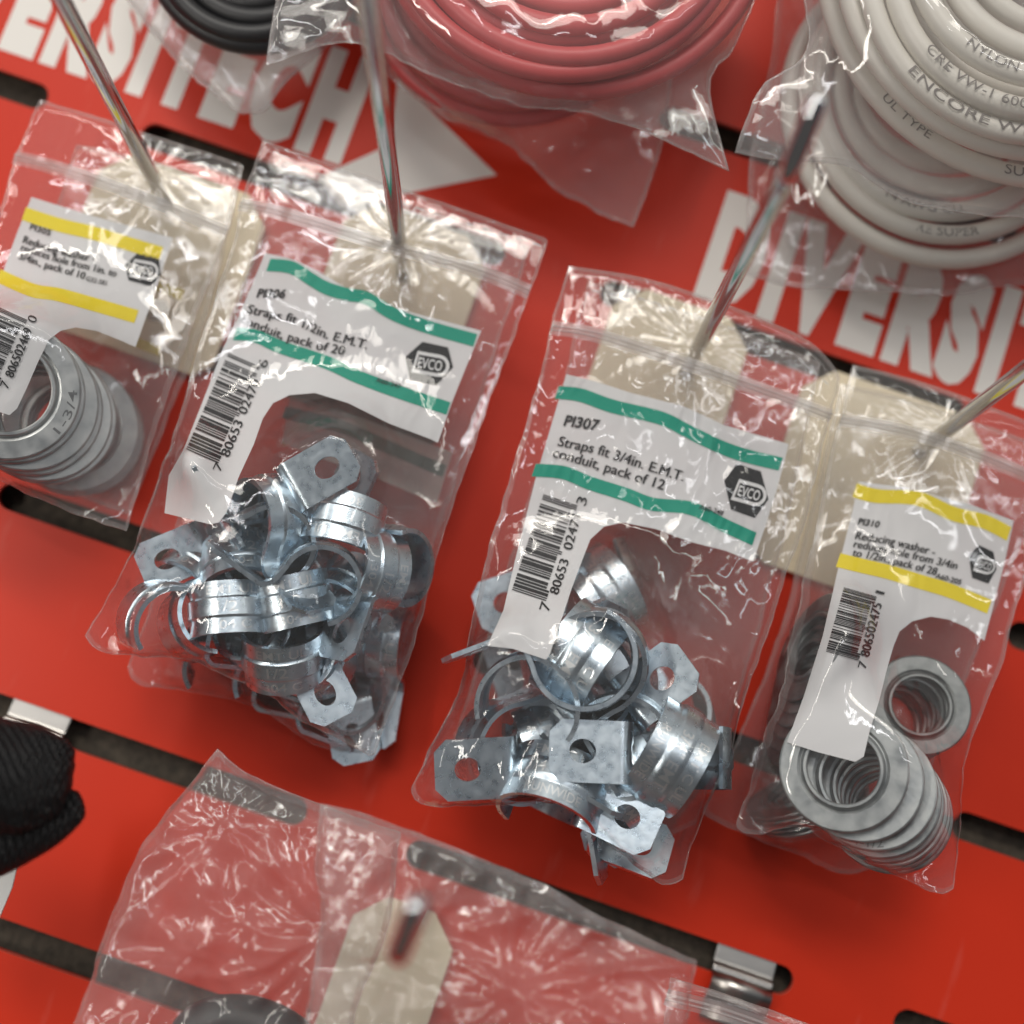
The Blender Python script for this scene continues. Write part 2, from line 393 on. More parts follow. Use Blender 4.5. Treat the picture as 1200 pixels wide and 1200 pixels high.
# ------------------------------------------------------------------ peg hooks
hd = np.array([550-600, 930-600, F], float); hd = RC @ hd; hd /= -hd[2]        # along the rod, per mm of depth: into the wall
HD = -hd                                                                        # towards the viewer, per mm of c
def at_hook(a, b, c, c2): return np.array([a+HD[0]*(c2-c), b+HD[1]*(c2-c), c2])
def bracket_parts(parent, a, b, wd=15.5, strip=True):
    """pressed clip sitting in the slot"""
    V = []; Fs = []
    prof = [(4.6, -2.0), (-0.9, -1.0), (-1.5, -0.5), (-1.9, 0.5), (-2.5, 0.7), (-2.8, -0.4)]
    for i, (bb, cc) in enumerate(prof):
        for j, k in ((0, 0), (1, 0)):
            V.append((a-wd/2+wd*j, b+bb, cc))
    for i in range(len(prof)-1): Fs.append((2*i, 2*i+1, 2*i+3, 2*i+2))
    o = mesh_obj('clip_plate', V, Fs, M['bracket'], parent, smooth=False)
    sm = o.modifiers.new('s', 'SOLIDIFY'); sm.thickness = 0.0008; bv = o.modifiers.new('b', 'BEVEL'); bv.width = 0.0005; bv.segments = 2
    # dark hole
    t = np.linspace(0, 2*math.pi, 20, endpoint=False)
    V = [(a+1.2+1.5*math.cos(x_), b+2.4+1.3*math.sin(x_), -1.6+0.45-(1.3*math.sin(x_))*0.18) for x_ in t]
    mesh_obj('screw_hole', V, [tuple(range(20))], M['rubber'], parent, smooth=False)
    if strip:
        prof = [(-2.9, -1.6), (-3.2, 1.2), (-4.4, 2.8), (-6.4, 2.7), (-9, 1.8), (-11, 1.5), (-14, 2.0)]
        V = []; Fs = []
        pp = smooth_path([(p_[0], p_[1], 0) for p_ in prof], 24)
        for bb, cc, _ in pp:
            for j in (0, 1): V.append((a-wd/2+wd*j, b+bb, cc))
        for i in range(len(pp)-1): Fs.append((2*i, 2*i+1, 2*i+3, 2*i+2))
        o = mesh_obj('spring_strip', V, Fs, M['bracket'], parent)
        sm = o.modifiers.new('s', 'SOLIDIFY'); sm.thickness = 0.0007
def hook(px, py, c, label, plate, elbow_c=140, pw=36, ph=30, pdx=0, pdy=0, pc=2.5, clipped=False):
    a, b = W(px, py, c); base = at_hook(a, b, c, 3.0)
    t = empty('peg_hook', base); props(t, label, 'peg hook', 'long chrome peg hooks on the red panel')
    el = at_hook(a, b, c, elbow_c)
    d = np.array([HD[0], HD[1], 1.0]); d /= np.linalg.norm(d)
    path = [base+(el-base)*i/20 for i in range(20)]
    u = np.array([0, 9.3, 7.7]); u /= np.linalg.norm(u)
    for s in np.linspace(0, 1, 7):
        path.append(el-d*3*(1-s)**2+u*3*s**2)
    path += [el+u*5, el+u*9, el+u*13.0, el+u*13.8, el+u*14.2]
    rr = [1.95]*(len(path)-2)+[1.5, 0.6]
    V, Fs = sweep(path, rr, 20)
    mesh_obj('rod', V, Fs, M['chrome'], t)
    if plate:
        # beige plate behind the rod with clipped corners
        ca, cb = base[0]+pdx, base[1]+pdy; q = 7
        o8 = [(-pw/2+q, ph/2), (pw/2-q, ph/2), (pw/2, ph/2-q), (pw/2, -ph/2+q*.6), (pw/2-q*.6, -ph/2), (-pw/2+q*.6, -ph/2), (-pw/2, -ph/2+q*.6), (-pw/2, ph/2-q)]
        V = [(ca+x_, cb+y_, pc) for x_, y_ in o8]+[(ca+x_, cb+y_, pc-1.2) for x_, y_ in o8]
        Fs = [tuple(range(8)), tuple(range(15, 7, -1))]+[(i, (i+1) % 8, 8+(i+1) % 8, 8+i) for i in range(8)]
        mesh_obj('plate', V, Fs, M['beige'], t, smooth=False)
        # clip in the slot above
        if clipped:
            row = round((B0-(base[1]+14))/ROW); bracket_parts(t, base[0], B0-row*ROW, strip=False)
    return t, (a, b, c)
H1, _ = hook(172, 195, 20, 'long chrome peg hook through the leftmost yellow striped bag', True, pw=46, ph=50, pdx=4, pdy=-16)
H2, _ = hook(467, 278, 24, 'long chrome peg hook through the bag of half inch straps', True, pw=39, ph=31, pdx=0, pdy=0, pc=2.5, clipped=True)
H3, _ = hook(824, 396, 26, 'long chrome peg hook with its upturned tip over the cream cable bag', True, elbow_c=104, clipped=True, pw=37, ph=35, pdx=-5, pdy=0)
H4, _ = hook(1112, 502, 22, 'long chrome peg hook at the right edge through the yellow striped bag', True, pw=50, ph=54, pdx=-9, pdy=-14)
H5, _ = hook(466, 1120, 112, 'chrome peg hook seen nearly end-on over the crumpled bag at bottom', True, elbow_c=112, pw=26, ph=50, pdx=-2, pdy=-28)

def clip(px, py, label, strip):
    a, b = W(px, py, 1); row = round((B0-b)/ROW)
    t = empty('slot_clip', (float(a), B0-row*ROW, 0)); props(t, label, 'metal clip', 'pressed metal clips in the panel slots')
    bracket_parts(t, float(a), B0-row*ROW, strip=strip)
clip(875, 1130, 'bright pressed metal clip with curved strip in the slot at bottom right', True)
clip(42, 843, 'small pressed metal clip in the slot above the black webbing', True)

# ------------------------------------------------------------------ conduit straps
def strap_mesh(name, r, wd, text, rib):
    """one-hole strap: tab with hole, riser, ring. local mm: x to tab end, y up, z across"""
    nv = 25
    path = []
    for t in np.linspace(222, -8, 44): path.append((r*math.cos(math.radians(t)), r*math.sin(math.radians(t))))
    x0, y0 = path[-1]
    for q in smooth_path([(x0, y0, 0), (r+0.1, -r*0.55, 0), (r+0.7, -r+1.6, 0), (r+2.4, -r+0.1, 0), (r+4.2, -r, 0)], 12)[1:]: path.append((q[0], q[1]))
    P = np.array(path); n = len(P); T = np.gradient(P, axis=0); T /= np.linalg.norm(T, axis=1)[:, None]; Nn = np.stack([-T[:, 1], T[:, 0]], 1)
    zz = np.linspace(-wd/2, wd/2, nv)
    V = []; Fs = []
    for i in range(n):
        fade = max(0.0, min(1.0, (n-5-i)/6))*min(1, i/3)
        for j in range(nv):
            u = zz[j]/(wd/2)
            bead = rib*(1 if abs(u) < 0.28 else max(-0.6, 1-(abs(u)-0.28)/0.10*1.6) if abs(u) < 0.40 else 0.1)*fade
            V.append((P[i, 0]+Nn[i, 0]*bead, P[i, 1]+Nn[i, 1]*bead, zz[j]))
    Fs += grid_faces(n, nv)
    # tab with an oval hole: outer outline starts along the strip end
    xe = P[-1, 0]; L = 13.2 if r < 10 else 14.6; q = wd*0.20
    outl = [(xe, z) for z in zz]
    def seg(p, q_, m):
        return [(p[0]+(q_[0]-p[0])*k/m, p[1]+(q_[1]-p[1])*k/m) for k in range(1, m+1)]
    h = wd/2
    outl += seg((xe, h), (xe+L-q, h), 8)+seg((xe+L-q, h), (xe+L, h-q), 4)+seg((xe+L, h-q), (xe+L, -h+q), 6)+seg((xe+L, -h+q), (xe+L-q, -h), 4)+seg((xe+L-q, -h), (xe, -h), 8)[:-1]
    hc = xe+L*0.50; m = len(outl); base = len(V)
    hole = []
    for (x_, z_) in outl:
        t = math.atan2(z_, x_-hc); hole.append((hc+(3.0 if r < 10 else 2.9)*math.cos(t), (2.3 if r < 10 else 2.6)*math.sin(t)))
    mid = [((a_[0]+b_[0])/2, (a_[1]+b_[1])/2) for a_, b_ in zip(outl, hole)]
    idx_out = list(range((n-1)*nv, n*nv))
    for p_ in outl[nv:]: idx_out.append(len(V)); V.append((p_[0], -r, p_[1]))
    k1 = len(V); V += [(p_[0], -r, p_[1]) for p_ in mid]; k2 = len(V); V += [(p_[0], -r, p_[1]) for p_ in hole]
    for i in range(m):
        j = (i+1) % m
        Fs.append((idx_out[i], k1+i, k1+j, idx_out[j])); Fs.append((k1+i, k2+i, k2+j, k1+j))
    me = bpy.data.meshes.new(name)
    me.from_pydata([(x_*MM, y_*MM, z_*MM) for x_, y_, z_ in V], [], Fs); me.materials.append(M['zinc'])
    bm = bmesh.new(); bm.from_mesh(me); bmesh.ops.remove_doubles(bm, verts=bm.verts[:], dist=1e-6)
    bmesh.ops.recalc_face_normals(bm, faces=bm.faces[:])
    bmesh.ops.solidify(bm, geom=bm.faces[:], thickness=0.00105)
    bmesh.ops.recalc_face_normals(bm, faces=bm.faces[:])
    for f in bm.faces: f.smooth = True
    for ed in bm.edges:
        if len(ed.link_faces) == 2 and ed.calc_face_angle(0) > 0.7: ed.smooth = False
    bm.to_mesh(me); bm.free()
    # raised lettering on the outside of the ring
    parts = []
    for body, z_, a0, a1, hgt in text:
        Vt, Ft = text2d(body, 0.01)
        s = (Vt[:, 0]-Vt[:, 0].min())/(np.ptp(Vt[:, 0])); ang = np.radians(a0+(a1-a0)*s)
        zc = z_+(Vt[:, 1]-0.35)*hgt/0.7
        bead = rib*(np.abs(z_/(wd/2)) < 0.3)
        R = r+1.13+bead
        parts.append((np.stack([R*np.cos(ang), R*np.sin(ang), -zc], 1), Ft))
    Vt, Ft = merge(parts)
    mt = bpy.data.meshes.new('embossed_text'); mt.from_pydata((Vt*MM).tolist(), [], Ft); mt.materials.append(M['emboss'])
    return me, mt, (hc, -r), V
M['emboss'] = simple('bright_raised_zinc', (0.85, 0.88, 0.90), 0.3, 1.0)
S12 = strap_mesh('conduit_strap', 8.0, 11.6, [('1/2', 0, 112, 84, 2.4), ('EMT UL', 3.9, 128, 55, 2.0), ('304 C', -3.9, 120, 65, 2.0)], 0.55)
S34 = strap_mesh('conduit_strap', 10.6, 13.4, [('3/4" EMT', 0.2, 130, 60, 2.6), ('EMT C UL', 4.6, 128, 55, 2.2), ('RUNWIDE', -4.6, 125, 60, 2.2)], 0.5)
_made = {}
def view_frame(px, py):
    """columns: image right, image down, towards the eye at that pixel, in world axes"""
    d = ray(px, py); z = -wl(*d).normalized(); r = right-right.dot(z)*z; r.normalize(); dn = r.cross(z)
    if dn.dot(up) > 0: dn = -dn
    return Matrix((r, dn, z)).transposed()
def strap(kind, px, py, c, X, Y, label, group, anchor='r'):
    me, mt, hole, _ = kind
    if id(kind[0]) not in _made:
        o = bpy.data.objects.new('conduit_strap', me); COL.objects.link(o)
        tx = bpy.data.objects.new('embossed_text', mt); COL.objects.link(tx); tx.parent = o
        _made[id(kind[0])] = o
    else:
        src = _made[id(kind[0])]; o = src.copy(); COL.objects.link(o)
        for ch in src.children:
            d = ch.copy(); COL.objects.link(d); d.parent = o
    fr = view_frame(px, py)
    def vec(q): return (fr @ Vector(q)).normalized()
    xv = vec(X); yv = vec(Y); yv = (yv-yv.dot(xv)*xv).normalized(); zv = xv.cross(yv)
    R = Matrix((xv, yv, zv)).transposed().to_4x4()
    a, b = W(px, py, c); loc = wl(float(a), float(b), c)
    if anchor == 'h': loc = loc-(xv*hole[0]+yv*hole[1])*MM
    o.matrix_world = Matrix.Translation(loc) @ R
    props(o, label, 'conduit strap', group)
    return o

# ------------------------------------------------------------------ washers
def washer_mesh(R, r, stamp, mt_):
    prof = [(r, -0.9), (r, 0.55), (r+0.25, 0.75), (r+0.8, 0.75), (r+1.1, 0.5), (r+1.35, 0.05), (r+1.6, -0.05), (r+2.0, 0.2), (r+2.2, 0.3), (R-0.45, 0.3), (R-0.1, 0.15), (R, -0.1),
            (R-0.1, -0.45), (R-0.4, -0.55), (r+1.3, -0.55), (r+0.6, -0.9), (r, -0.9)]
    ns = 72; V = []; Fs = []
    for k in range(ns):
        t = 2*math.pi*k/ns
        for (q, z) in prof[:-1]: V.append((q*math.cos(t), q*math.sin(t), z))
    m = len(prof)-1
    for k in range(ns):
        for i in range(m):
            Fs.append((k*m+i, ((k+1) % ns)*m+i, ((k+1) % ns)*m+(i+1) % m, k*m+(i+1) % m))
    me = bpy.data.meshes.new('reducing_washer'); me.from_pydata([(x_*MM, y_*MM, z_*MM) for x_, y_, z_ in V], [], Fs)
    me.materials.append(mt_)
    bm = bmesh.new(); bm.from_mesh(me); bmesh.ops.recalc_face_normals(bm, faces=bm.faces[:])
    for f in bm.faces: f.smooth = True
    for ed in bm.edges:
        if ed.calc_face_angle(0) > 0.28: ed.smooth = False
    bm.to_mesh(me); bm.free()
    Vt, Ft = text2d(stamp, 0.005)
    rc = (r+2.2+R)/2+0.2; s = (Vt[:, 0]-Vt[:, 0].min())/np.ptp(Vt[:, 0]); ang = np.radians(-62+42*s); rr = rc-(Vt[:, 1]-0.35)*1.9/0.7
    P = np.stack([rr*np.cos(ang), rr*np.sin(ang), np.full(len(rr), 0.34)], 1)
    mt = bpy.data.meshes.new('stamped_size'); mt.from_pydata((P*MM).tolist(), [], Ft); mt.materials.append(M['stamp'])
    return me, mt, (R, r)
W310 = washer_mesh(13.7, 7.6, '3/4-1/2', M['galv'])
W310D = washer_mesh(13.7, 7.6, '3/4-1/2', M['galv_shaded'])
W305 = washer_mesh(16.0, 9.6, '1-3/4', M['galv_bright'])
def washer(kind, px, py, c, nrm, spin, label, group, stamp=False, scale=1.0):
    me, mt, _ = kind
    if id(me) not in _made:
        o = bpy.data.objects.new('reducing_washer', me); COL.objects.link(o)
        _made[id(me)] = o
    else:
        o = _made[id(me)].copy(); COL.objects.link(o)
    if stamp:
        tx = bpy.data.objects.new('stamped_size', mt); COL.objects.link(tx); tx.parent = o
    fr = view_frame(px, py); z = (fr @ Vector(nrm)).normalized()
    xv = fr @ Vector((math.cos(math.radians(spin)), math.sin(math.radians(spin)), 0)); xv = (xv-xv.dot(z)*z).normalized(); yv = z.cross(xv)
    a, b = W(px, py, c)
    o.matrix_world = Matrix.Translation(wl(float(a), float(b), c)) @ Matrix((xv, yv, z)).transposed().to_4x4() @ Matrix.Scale(scale, 4)
    props(o, label, 'washer', group)
    return o

# ------------------------------------------------------------------ clear bags
def inside(poly, X, Y):
    res = np.zeros(X.shape, bool); n = len(poly)
    for i in range(n):
        x0, y0 = poly[i]; x1, y1 = poly[(i+1) % n]
        c = ((y0 > Y) != (y1 > Y)) & (X < (x1-x0)*(Y-y0)/((y1-y0) if y1 != y0 else 1e-9)+x0)
        res ^= c
    return res
def content_verts(objs):
    out = []
    for o in objs:
        n = len(o.data.vertices); co = np.empty(n*3); o.data.vertices.foreach_get('co', co); co = co.reshape(-1, 3)
        mw = np.array(o.matrix_world if o.parent is None else o.parent.matrix_world @ o.matrix_local)
        p = co @ mw[:3, :3].T+mw[:3, 3]
        out.append(np.stack([p[:, 0], p[:, 2], -p[:, 1]], 1)/MM)
    return np.concatenate(out) if out else np.zeros((0, 3))
class Bag:
    def __init__(s, T, B, L, R, c_top, c_bot, objs=(), seed=1, wr=0.30, wl_=5.0, body=1.5, thick_top=0.5, res=0.8,
                 zipy=None, crumple=0.0, stretch=3.0, folds=()):
        s.folds = folds
        s.seed, s.wr, s.wlen, s.cr, s.st = seed, wr, wl_, crumple, stretch
        allp = np.array(list(T)+list(B)+list(L)+list(R), float)
        a, b = W(allp[:, 0], allp[:, 1], (c_top+c_bot)/2)
        s.bt, s.bb = b.max(), b.min(); s.ct, s.cb = c_top, c_bot
        def conv(pts):
            P = np.array(pts, float); c = np.full(len(P), c_top, float)
            for _ in range(4):
                a_, b_ = W(P[:, 0], P[:, 1], c); c = s.plane(b_)
            return np.stack([a_, b_], 1)
        T, B, L, R = map(conv, (T, B, L, R))
        def rs(P, n):
            Q = smooth_path(np.c_[P, np.zeros(len(P))], 200)[:, :2] if len(P) > 2 else np.array([P[0]+(P[1]-P[0])*t for t in np.linspace(0, 1, 200)])
            d = np.r_[0, np.cumsum(np.linalg.norm(np.diff(Q, axis=0), axis=1))]; t = np.linspace(0, d[-1], n)
            return np.stack([np.interp(t, d, Q[:, 0]), np.interp(t, d, Q[:, 1])], 1), d[-1]
        wlen = np.linalg.norm(T[0]-T[-1]); hlen = np.linalg.norm(L[0]-L[-1])
        nu = int(wlen/res)+2; nv = int(hlen/res)+2
        T, B, L, R = rs(T, nu)[0], rs(B, nu)[0], rs(L, nv)[0], rs(R, nv)[0]
        for q, (C_, am) in enumerate(((L, .5), (R, .5), (B, .6), (T, .2))):      # edges are never ruler-straight
            m_ = len(C_); t_ = np.arange(m_)*res; en = np.minimum(1, np.minimum(np.arange(m_), np.arange(m_)[::-1])/6.0)
            C_[:, 0] += am*en*(gnoise(t_/4, t_*0, s.seed+q)+1.2*gnoise(t_/13, t_*0, s.seed+q+7)); C_[:, 1] += am*en*(gnoise(t_/4, t_*0, s.seed+q+3)+1.2*gnoise(t_/13, t_*0, s.seed+q+9))
        u = np.linspace(0, 1, nu)[:, None, None]; v = np.linspace(0, 1, nv)[None, :, None]
        S = (1-v)*T[:, None]+v*B[:, None]+(1-u)*L[None]+u*R[None]-((1-u)*(1-v)*T[0]+u*(1-v)*T[-1]+(1-u)*v*B[0]+u*v*B[-1])
        s.S, s.nu, s.nv = S, nu, nv
        s.loop = np.concatenate([S[:, 0], S[-1, 1:], S[::-1, -1][1:], S[0, ::-1][1:-1]])
        poly = s.loop
        # membrane over the contents
        g = 1.0; s.g = g; s.o = poly.min(0)-4; n = np.ceil((poly.max(0)-poly.min(0)+8)/g).astype(int)+1
        X, Y = np.meshgrid(s.o[0]+np.arange(n[0])*g, s.o[1]+np.arange(n[1])*g, indexing='ij')
        ins = inside(poly[::3], X, Y); s.ins = ins
        mid = s.plane(Y)
        cv = content_verts(objs)
        def drape(sign):
            lim = np.full(X.shape, -1e9)
            if len(cv):
                ix = np.round((cv[:, 0]-s.o[0])/g).astype(int); iy = np.round((cv[:, 1]-s.o[1])/g).astype(int)
                ok = (ix >= 1) & (iy >= 1) & (ix < n[0]-1) & (iy < n[1]-1)
                ix, iy, z = ix[ok], iy[ok], (cv[ok, 2]*sign)
                for dx in (-1, 0, 1):
                    for dy in (-1, 0, 1):
                        np.maximum.at(lim, (ix+dx, iy+dy), z+0.5)
            # natural puffiness
            dist = s.dist = getattr(s, 'dist', None)
            base = mid*sign
            H = base+thick_top/2
            H[~ins] = base[~ins]
            tgt = np.where(lim > -1e8, lim, -1e9)
            Hc = H.copy()
            for it in range(260):
                av = (np.roll(Hc, 1, 0)+np.roll(Hc, -1, 0)+np.roll(Hc, 1, 1)+np.roll(Hc, -1, 1))/4
                Hc = np.where(ins, np.maximum(np.maximum(av, tgt), base+thick_top/2), base)
            for it in range(5):
                av = (np.roll(Hc, 1, 0)+np.roll(Hc, -1, 0)+np.roll(Hc, 1, 1)+np.roll(Hc, -1, 1))/4
                Hc = np.where(ins, av*0.6+Hc*0.4, base)
            return Hc*sign
        s.Hf = drape(1); s.Hb = drape(-1)
        # edge envelope
        E_ = ins.astype(float)
        for it in range(6):
            E_ = np.where(ins, (np.roll(E_, 1, 0)+np.roll(E_, -1, 0)+np.roll(E_, 1, 1)+np.roll(E_, -1, 1))/4, 0)
        s.E = np.clip(E_*1.6-0.2, 0, 1)
    def plane(s, b): return s.ct+(s.cb-s.ct)*np.clip((s.bt-b)/(s.bt-s.bb), -0.3, 1.3)
    def samp(s, G, a, b):
        x = np.clip((a-s.o[0])/s.g, 0, G.shape[0]-1.001); y = np.clip((b-s.o[1])/s.g, 0, G.shape[1]-1.001)
        i = x.astype(int); j = y.astype(int); fx = x-i; fy = y-j
        return (G[i, j]*(1-fx)+G[i+1, j]*fx)*(1-fy)+(G[i, j+1]*(1-fx)+G[i+1, j+1]*fx)*fy
    def wrinkle(s, a, b, side):
        k = s.seed+side*3.3; l = s.wlen
        d1 = gnoise(a/l+0.7*gnoise(a/14, b/14, k+5), b/(l*s.st), k)
        d2 = gnoise(a/(l*.45)+1.1*gnoise(a/9, b/9, k+8), b/(l*s.st*0.6), k+1)
        d3 = gnoise(a/(l*2.6), b/(l*2.6), k+2)
        mask = np.clip(gnoise(a/16, b/20, k+4)*2.2+0.65, 0.30, 1)
        h = s.wr*mask*((1-np.abs(d1)*2.6)*1.0+(1-np.abs(d2)*2.4)*0.60)+s.wr*1.8*d3
        if s.cr:
            e1 = gnoise(a/9+0.9*gnoise(a/20, b/20, k+11), b/9, k+12); e2 = gnoise(a/19, b/19+0.8*gnoise(a/15, b/15, k+14), k+13)
            h = h+s.cr*((1-np.abs(e1)*2.2)+1.6*(1-np.abs(e2)*2.0))
        for (fx, fy, amp, cnt, ln) in s.folds:            # creases radiating from a pulled point
            fa, fb = W(fx, fy, (s.ct+s.cb)/2); dx = a-fa; dy = b-fb; rr = np.hypot(dx, dy)+1e-6; th = np.arctan2(dy, dx)
            q = 1-np.abs(gnoise(th*cnt/6.28*1.0+0.02*rr, rr/40, k+20))*3.0
            h = h+amp*np.clip(q, -0.4, 1)*np.exp(-((rr-ln*0.45)/(ln*0.55))**2)
        return h
    def front(s, a, b): return s.samp(s.Hf, a, b)+s.wrinkle(a, b, 0)*s.samp(s.E, a, b)
    def back_(s, a, b): return s.samp(s.Hb, a, b)+(s.wrinkle(a, b, 1)-s.wr)*s.samp(s.E, a, b)*0.7-0.15
    def film(s, parent, mf, name='film'):
        A, Bc = s.S[..., 0].ravel(), s.S[..., 1].ravel()
        cf = s.front(A, Bc); cb = np.minimum(s.back_(A, Bc), cf-0.25)
        V = np.concatenate([np.stack([A, Bc, cf], 1), np.stack([A, Bc, cb], 1)])
        return mesh_obj(name, V, grid_faces(s.nu, s.nv)+grid_faces(s.nu, s.nv, s.nu*s.nv, True), mf, parent)
    def seam(s, parent, r=0.18, mt=None):
        P = s.loop[::2]; c = s.front(P[:, 0], P[:, 1])-0.1
        t_ = np.arange(len(P))*0.9
        V, Fs = sweep(np.c_[P, c], r*(0.75+0.9*np.clip(gnoise(t_/5, t_*0, s.seed+2)+.15, 0, 1)), 5, closed=True)
        # welded strip just inside the edge
        In = P+(P.mean(0)-P)/np.linalg.norm(P.mean(0)-P, axis=1)[:, None]*1.2; k = len(V); m_ = len(P)
        ci = s.front(In[:, 0], In[:, 1])+0.12
        V = np.concatenate([V, np.c_[P, c+0.25], np.c_[In, ci]]); Fs += [(k+i, k+(i+1) % m_, k+m_+(i+1) % m_, k+m_+i) for i in range(m_)]
        return mesh_obj('edge_seam', V, Fs, mt or M['seam'], parent)
    def zip(s, parent, pts, n=2, gap=1.0, r=0.42):
        P = np.array(pts, float); Q = smooth_path(np.c_[P, np.zeros(len(P))], 90)[:, :2]
        a, b, c = s.hit(Q[:, 0], Q[:, 1]); V = []; Fs = []
        for i in range(n):
            v, f = sweep(np.stack([a, b-gap*(i-(n-1)/2), c+0.25], 1), r*(1 if i != 1 else .75), 7); k = sum(len(q) for q in V)
            V.append(v); Fs += [tuple(j+k for j in q) for q in f]
        # flat web between the ridges
        k = sum(len(q) for q in V); hw = gap*n*0.9; m = len(a)
        V.append(np.concatenate([np.stack([a, b+hw, c+0.12], 1), np.stack([a, b-hw, c+0.12], 1)])); Fs += [(k+j, k+j+1, k+m+j+1, k+m+j) for j in range(m-1)]
        return mesh_obj('zip_seal', np.concatenate(V), Fs, M['zip'], parent)
    def hit(s, px, py):
        c = np.full(np.shape(px), (s.ct+s.cb)/2.0, float)
        for _ in range(8):
            a, b = W(px, py, c); c = 0.5*c+0.5*s.front(a, b) if _ < 3 else s.front(a, b)
        a, b = W(px, py, c); return a, b, s.front(a, b)
    def decal(s, name, shape, mt, parent, eps, step=2.6):
        V, Fs = cut2d(np.asarray(shape[0]), shape[1], step)
        a, b, c = s.hit(V[:, 0], V[:, 1])
        return mesh_obj(name, np.stack([a, b, c+eps], 1), Fs, mt, parent, smooth=True)
    def dashes(s, parent, pts, n):
        parts = []
        for i in range(n):
            q = along(pts, np.array([(i+0.2)/n, (i+0.65)/n])); parts.append(thick_line2(q, 1.6))
        s.decal('perforation', merge(parts), M['seam_w'], parent, 0.15, 6)
M['seam_w'] = ink_mat('perforation_edge', (0.8, 0.78, 0.76), 0.55)
def thick_line2(q, th):
    d = q[1]-q[0]; n = np.array([-d[1], d[0]])/np.linalg.norm(d)*th/2
    return np.array([q[0]-n, q[1]-n, q[1]+n, q[0]+n]), [(0, 1, 2, 3)]

# UPC bars
LC = ['0001101', '0011001', '0010011', '0111101', '0100011', '0110001', '0101111', '0111011', '0110111', '0001011']
def upc(d):
    s = '101'+''.join(LC[int(x_)] for x_ in d[:6])+'01010'+''.join(''.join('1' if q == '0' else '0' for q in LC[int(x_)]) for x_ in d[6:])+'101'
    return s
def barcode(bottom, top, digits, width):
    """bottom/top: pixels of the digit-side line; bars run `width` px to the left across the tail"""
    b = np.array(bottom, float); t = np.array(top, float); d = (t-b); L = np.linalg.norm(d); d /= L; n = np.array([d[1], -d[0]])
    if n[0] > 0: n = -n
    s = upc(digits); m = L/len(s); parts = []; i = 0
    while i < len(s):
        if s[i] == '1':
            j = i
            while j < len(s) and s[j] == '1': j += 1
            long = i < 10 or i > 84 or 45 <= i < 50
            ex = -4 if long else 0
            p = b+d*i*m; q = b+d*j*m
            parts.append((np.array([p+n*ex, q+n*ex, q+n*width, p+n*width]), [(0, 1, 2, 3)])); i = j
        else: i += 1
    return merge(parts)
def hexlogo(bag, parent, hexp, base, cap):
    hp = np.array(hexp, float); ctr = hp.mean(0)
    lg = bag.decal('hexagon_logo', poly2d(hp), M['black'], parent, -0.36)
    d = np.array(base[1], float)-np.array(base[0], float); wd = np.linalg.norm(d); d /= wd; u = np.array([d[1], -d[0]])
    mid = (np.array(base[0], float)+np.array(base[1], float))/2+u*cap/2
    def D(l_, r_, h_):
        pts = [mid-d*(l_+h_*.12)-u*h_, mid-d*(l_-h_*.12)+u*h_]
        for t in np.linspace(90, -90, 11):
            pts.append(mid+d*(r_-h_+h_*math.cos(math.radians(t)))+u*h_*math.sin(math.radians(t)))
        return poly2d(pts)
    bag.decal('hexagon_logo_ring', D(wd*0.66, wd*0.80, cap*1.08), M['ink_solid'], lg, -0.26)
    bag.decal('hexagon_logo_field', D(wd*0.56, wd*0.66, cap*0.74), M['black'], lg, -0.16)
    bag.decal('logo_letters', text_px('EVCO', base, cap, u, 0.012), M['ink_solid'], lg, -0.07)
    # light slits across the hexagon
    return lg
M['ink_solid'] = ink_mat('white_ink_solid', (0.72, 0.72, 0.73), 1.0)

def label_on(bag, parent, outline, stripes, th, ink, texts, upv, bc, bc_digits, logo, mt=None, digits_path=None, digits=None):
    lb = bag.decal('printed_label', poly2d(outline), mt or M['ink_white'], parent, -0.50)
    for i, st in enumerate(stripes):
        bag.decal('stripe', thick_line(st, th, (-0.32, 0.95)), ink, lb, -0.36)
    parts = [text_px(*t) for t in texts]
    bag.decal('print_lines', merge(parts), M['black'], lb, -0.14, 2.6)
    if bc is not None: bag.decal('barcode', barcode(*bc), M['black'], lb, -0.2, 2.6)
    if digits: bag.decal('barcode_digits', merge([text_px(*t) for t in digits]), M['black'], lb, -0.14, 2.6)
    if logo: hexlogo(bag, lb, *logo)
    return lb
UPV = (0.33, -0.94)
def make_bag(name, bag, label, cat, group, mf, zip_pts=None, loc=None, seam=True):
    ctr = bag.S[bag.nu//2, 0]
    t = empty(name, (float(ctr[0]), float(ctr[1]), float(bag.plane(ctr[1])))); props(t, label, cat, group)
    bag.film(t, mf)
    if seam: bag.seam(t)
    if zip_pts is not None: bag.zip(t, zip_pts)
    return t
GB = 'small clear zip bags hanging on the red panel'

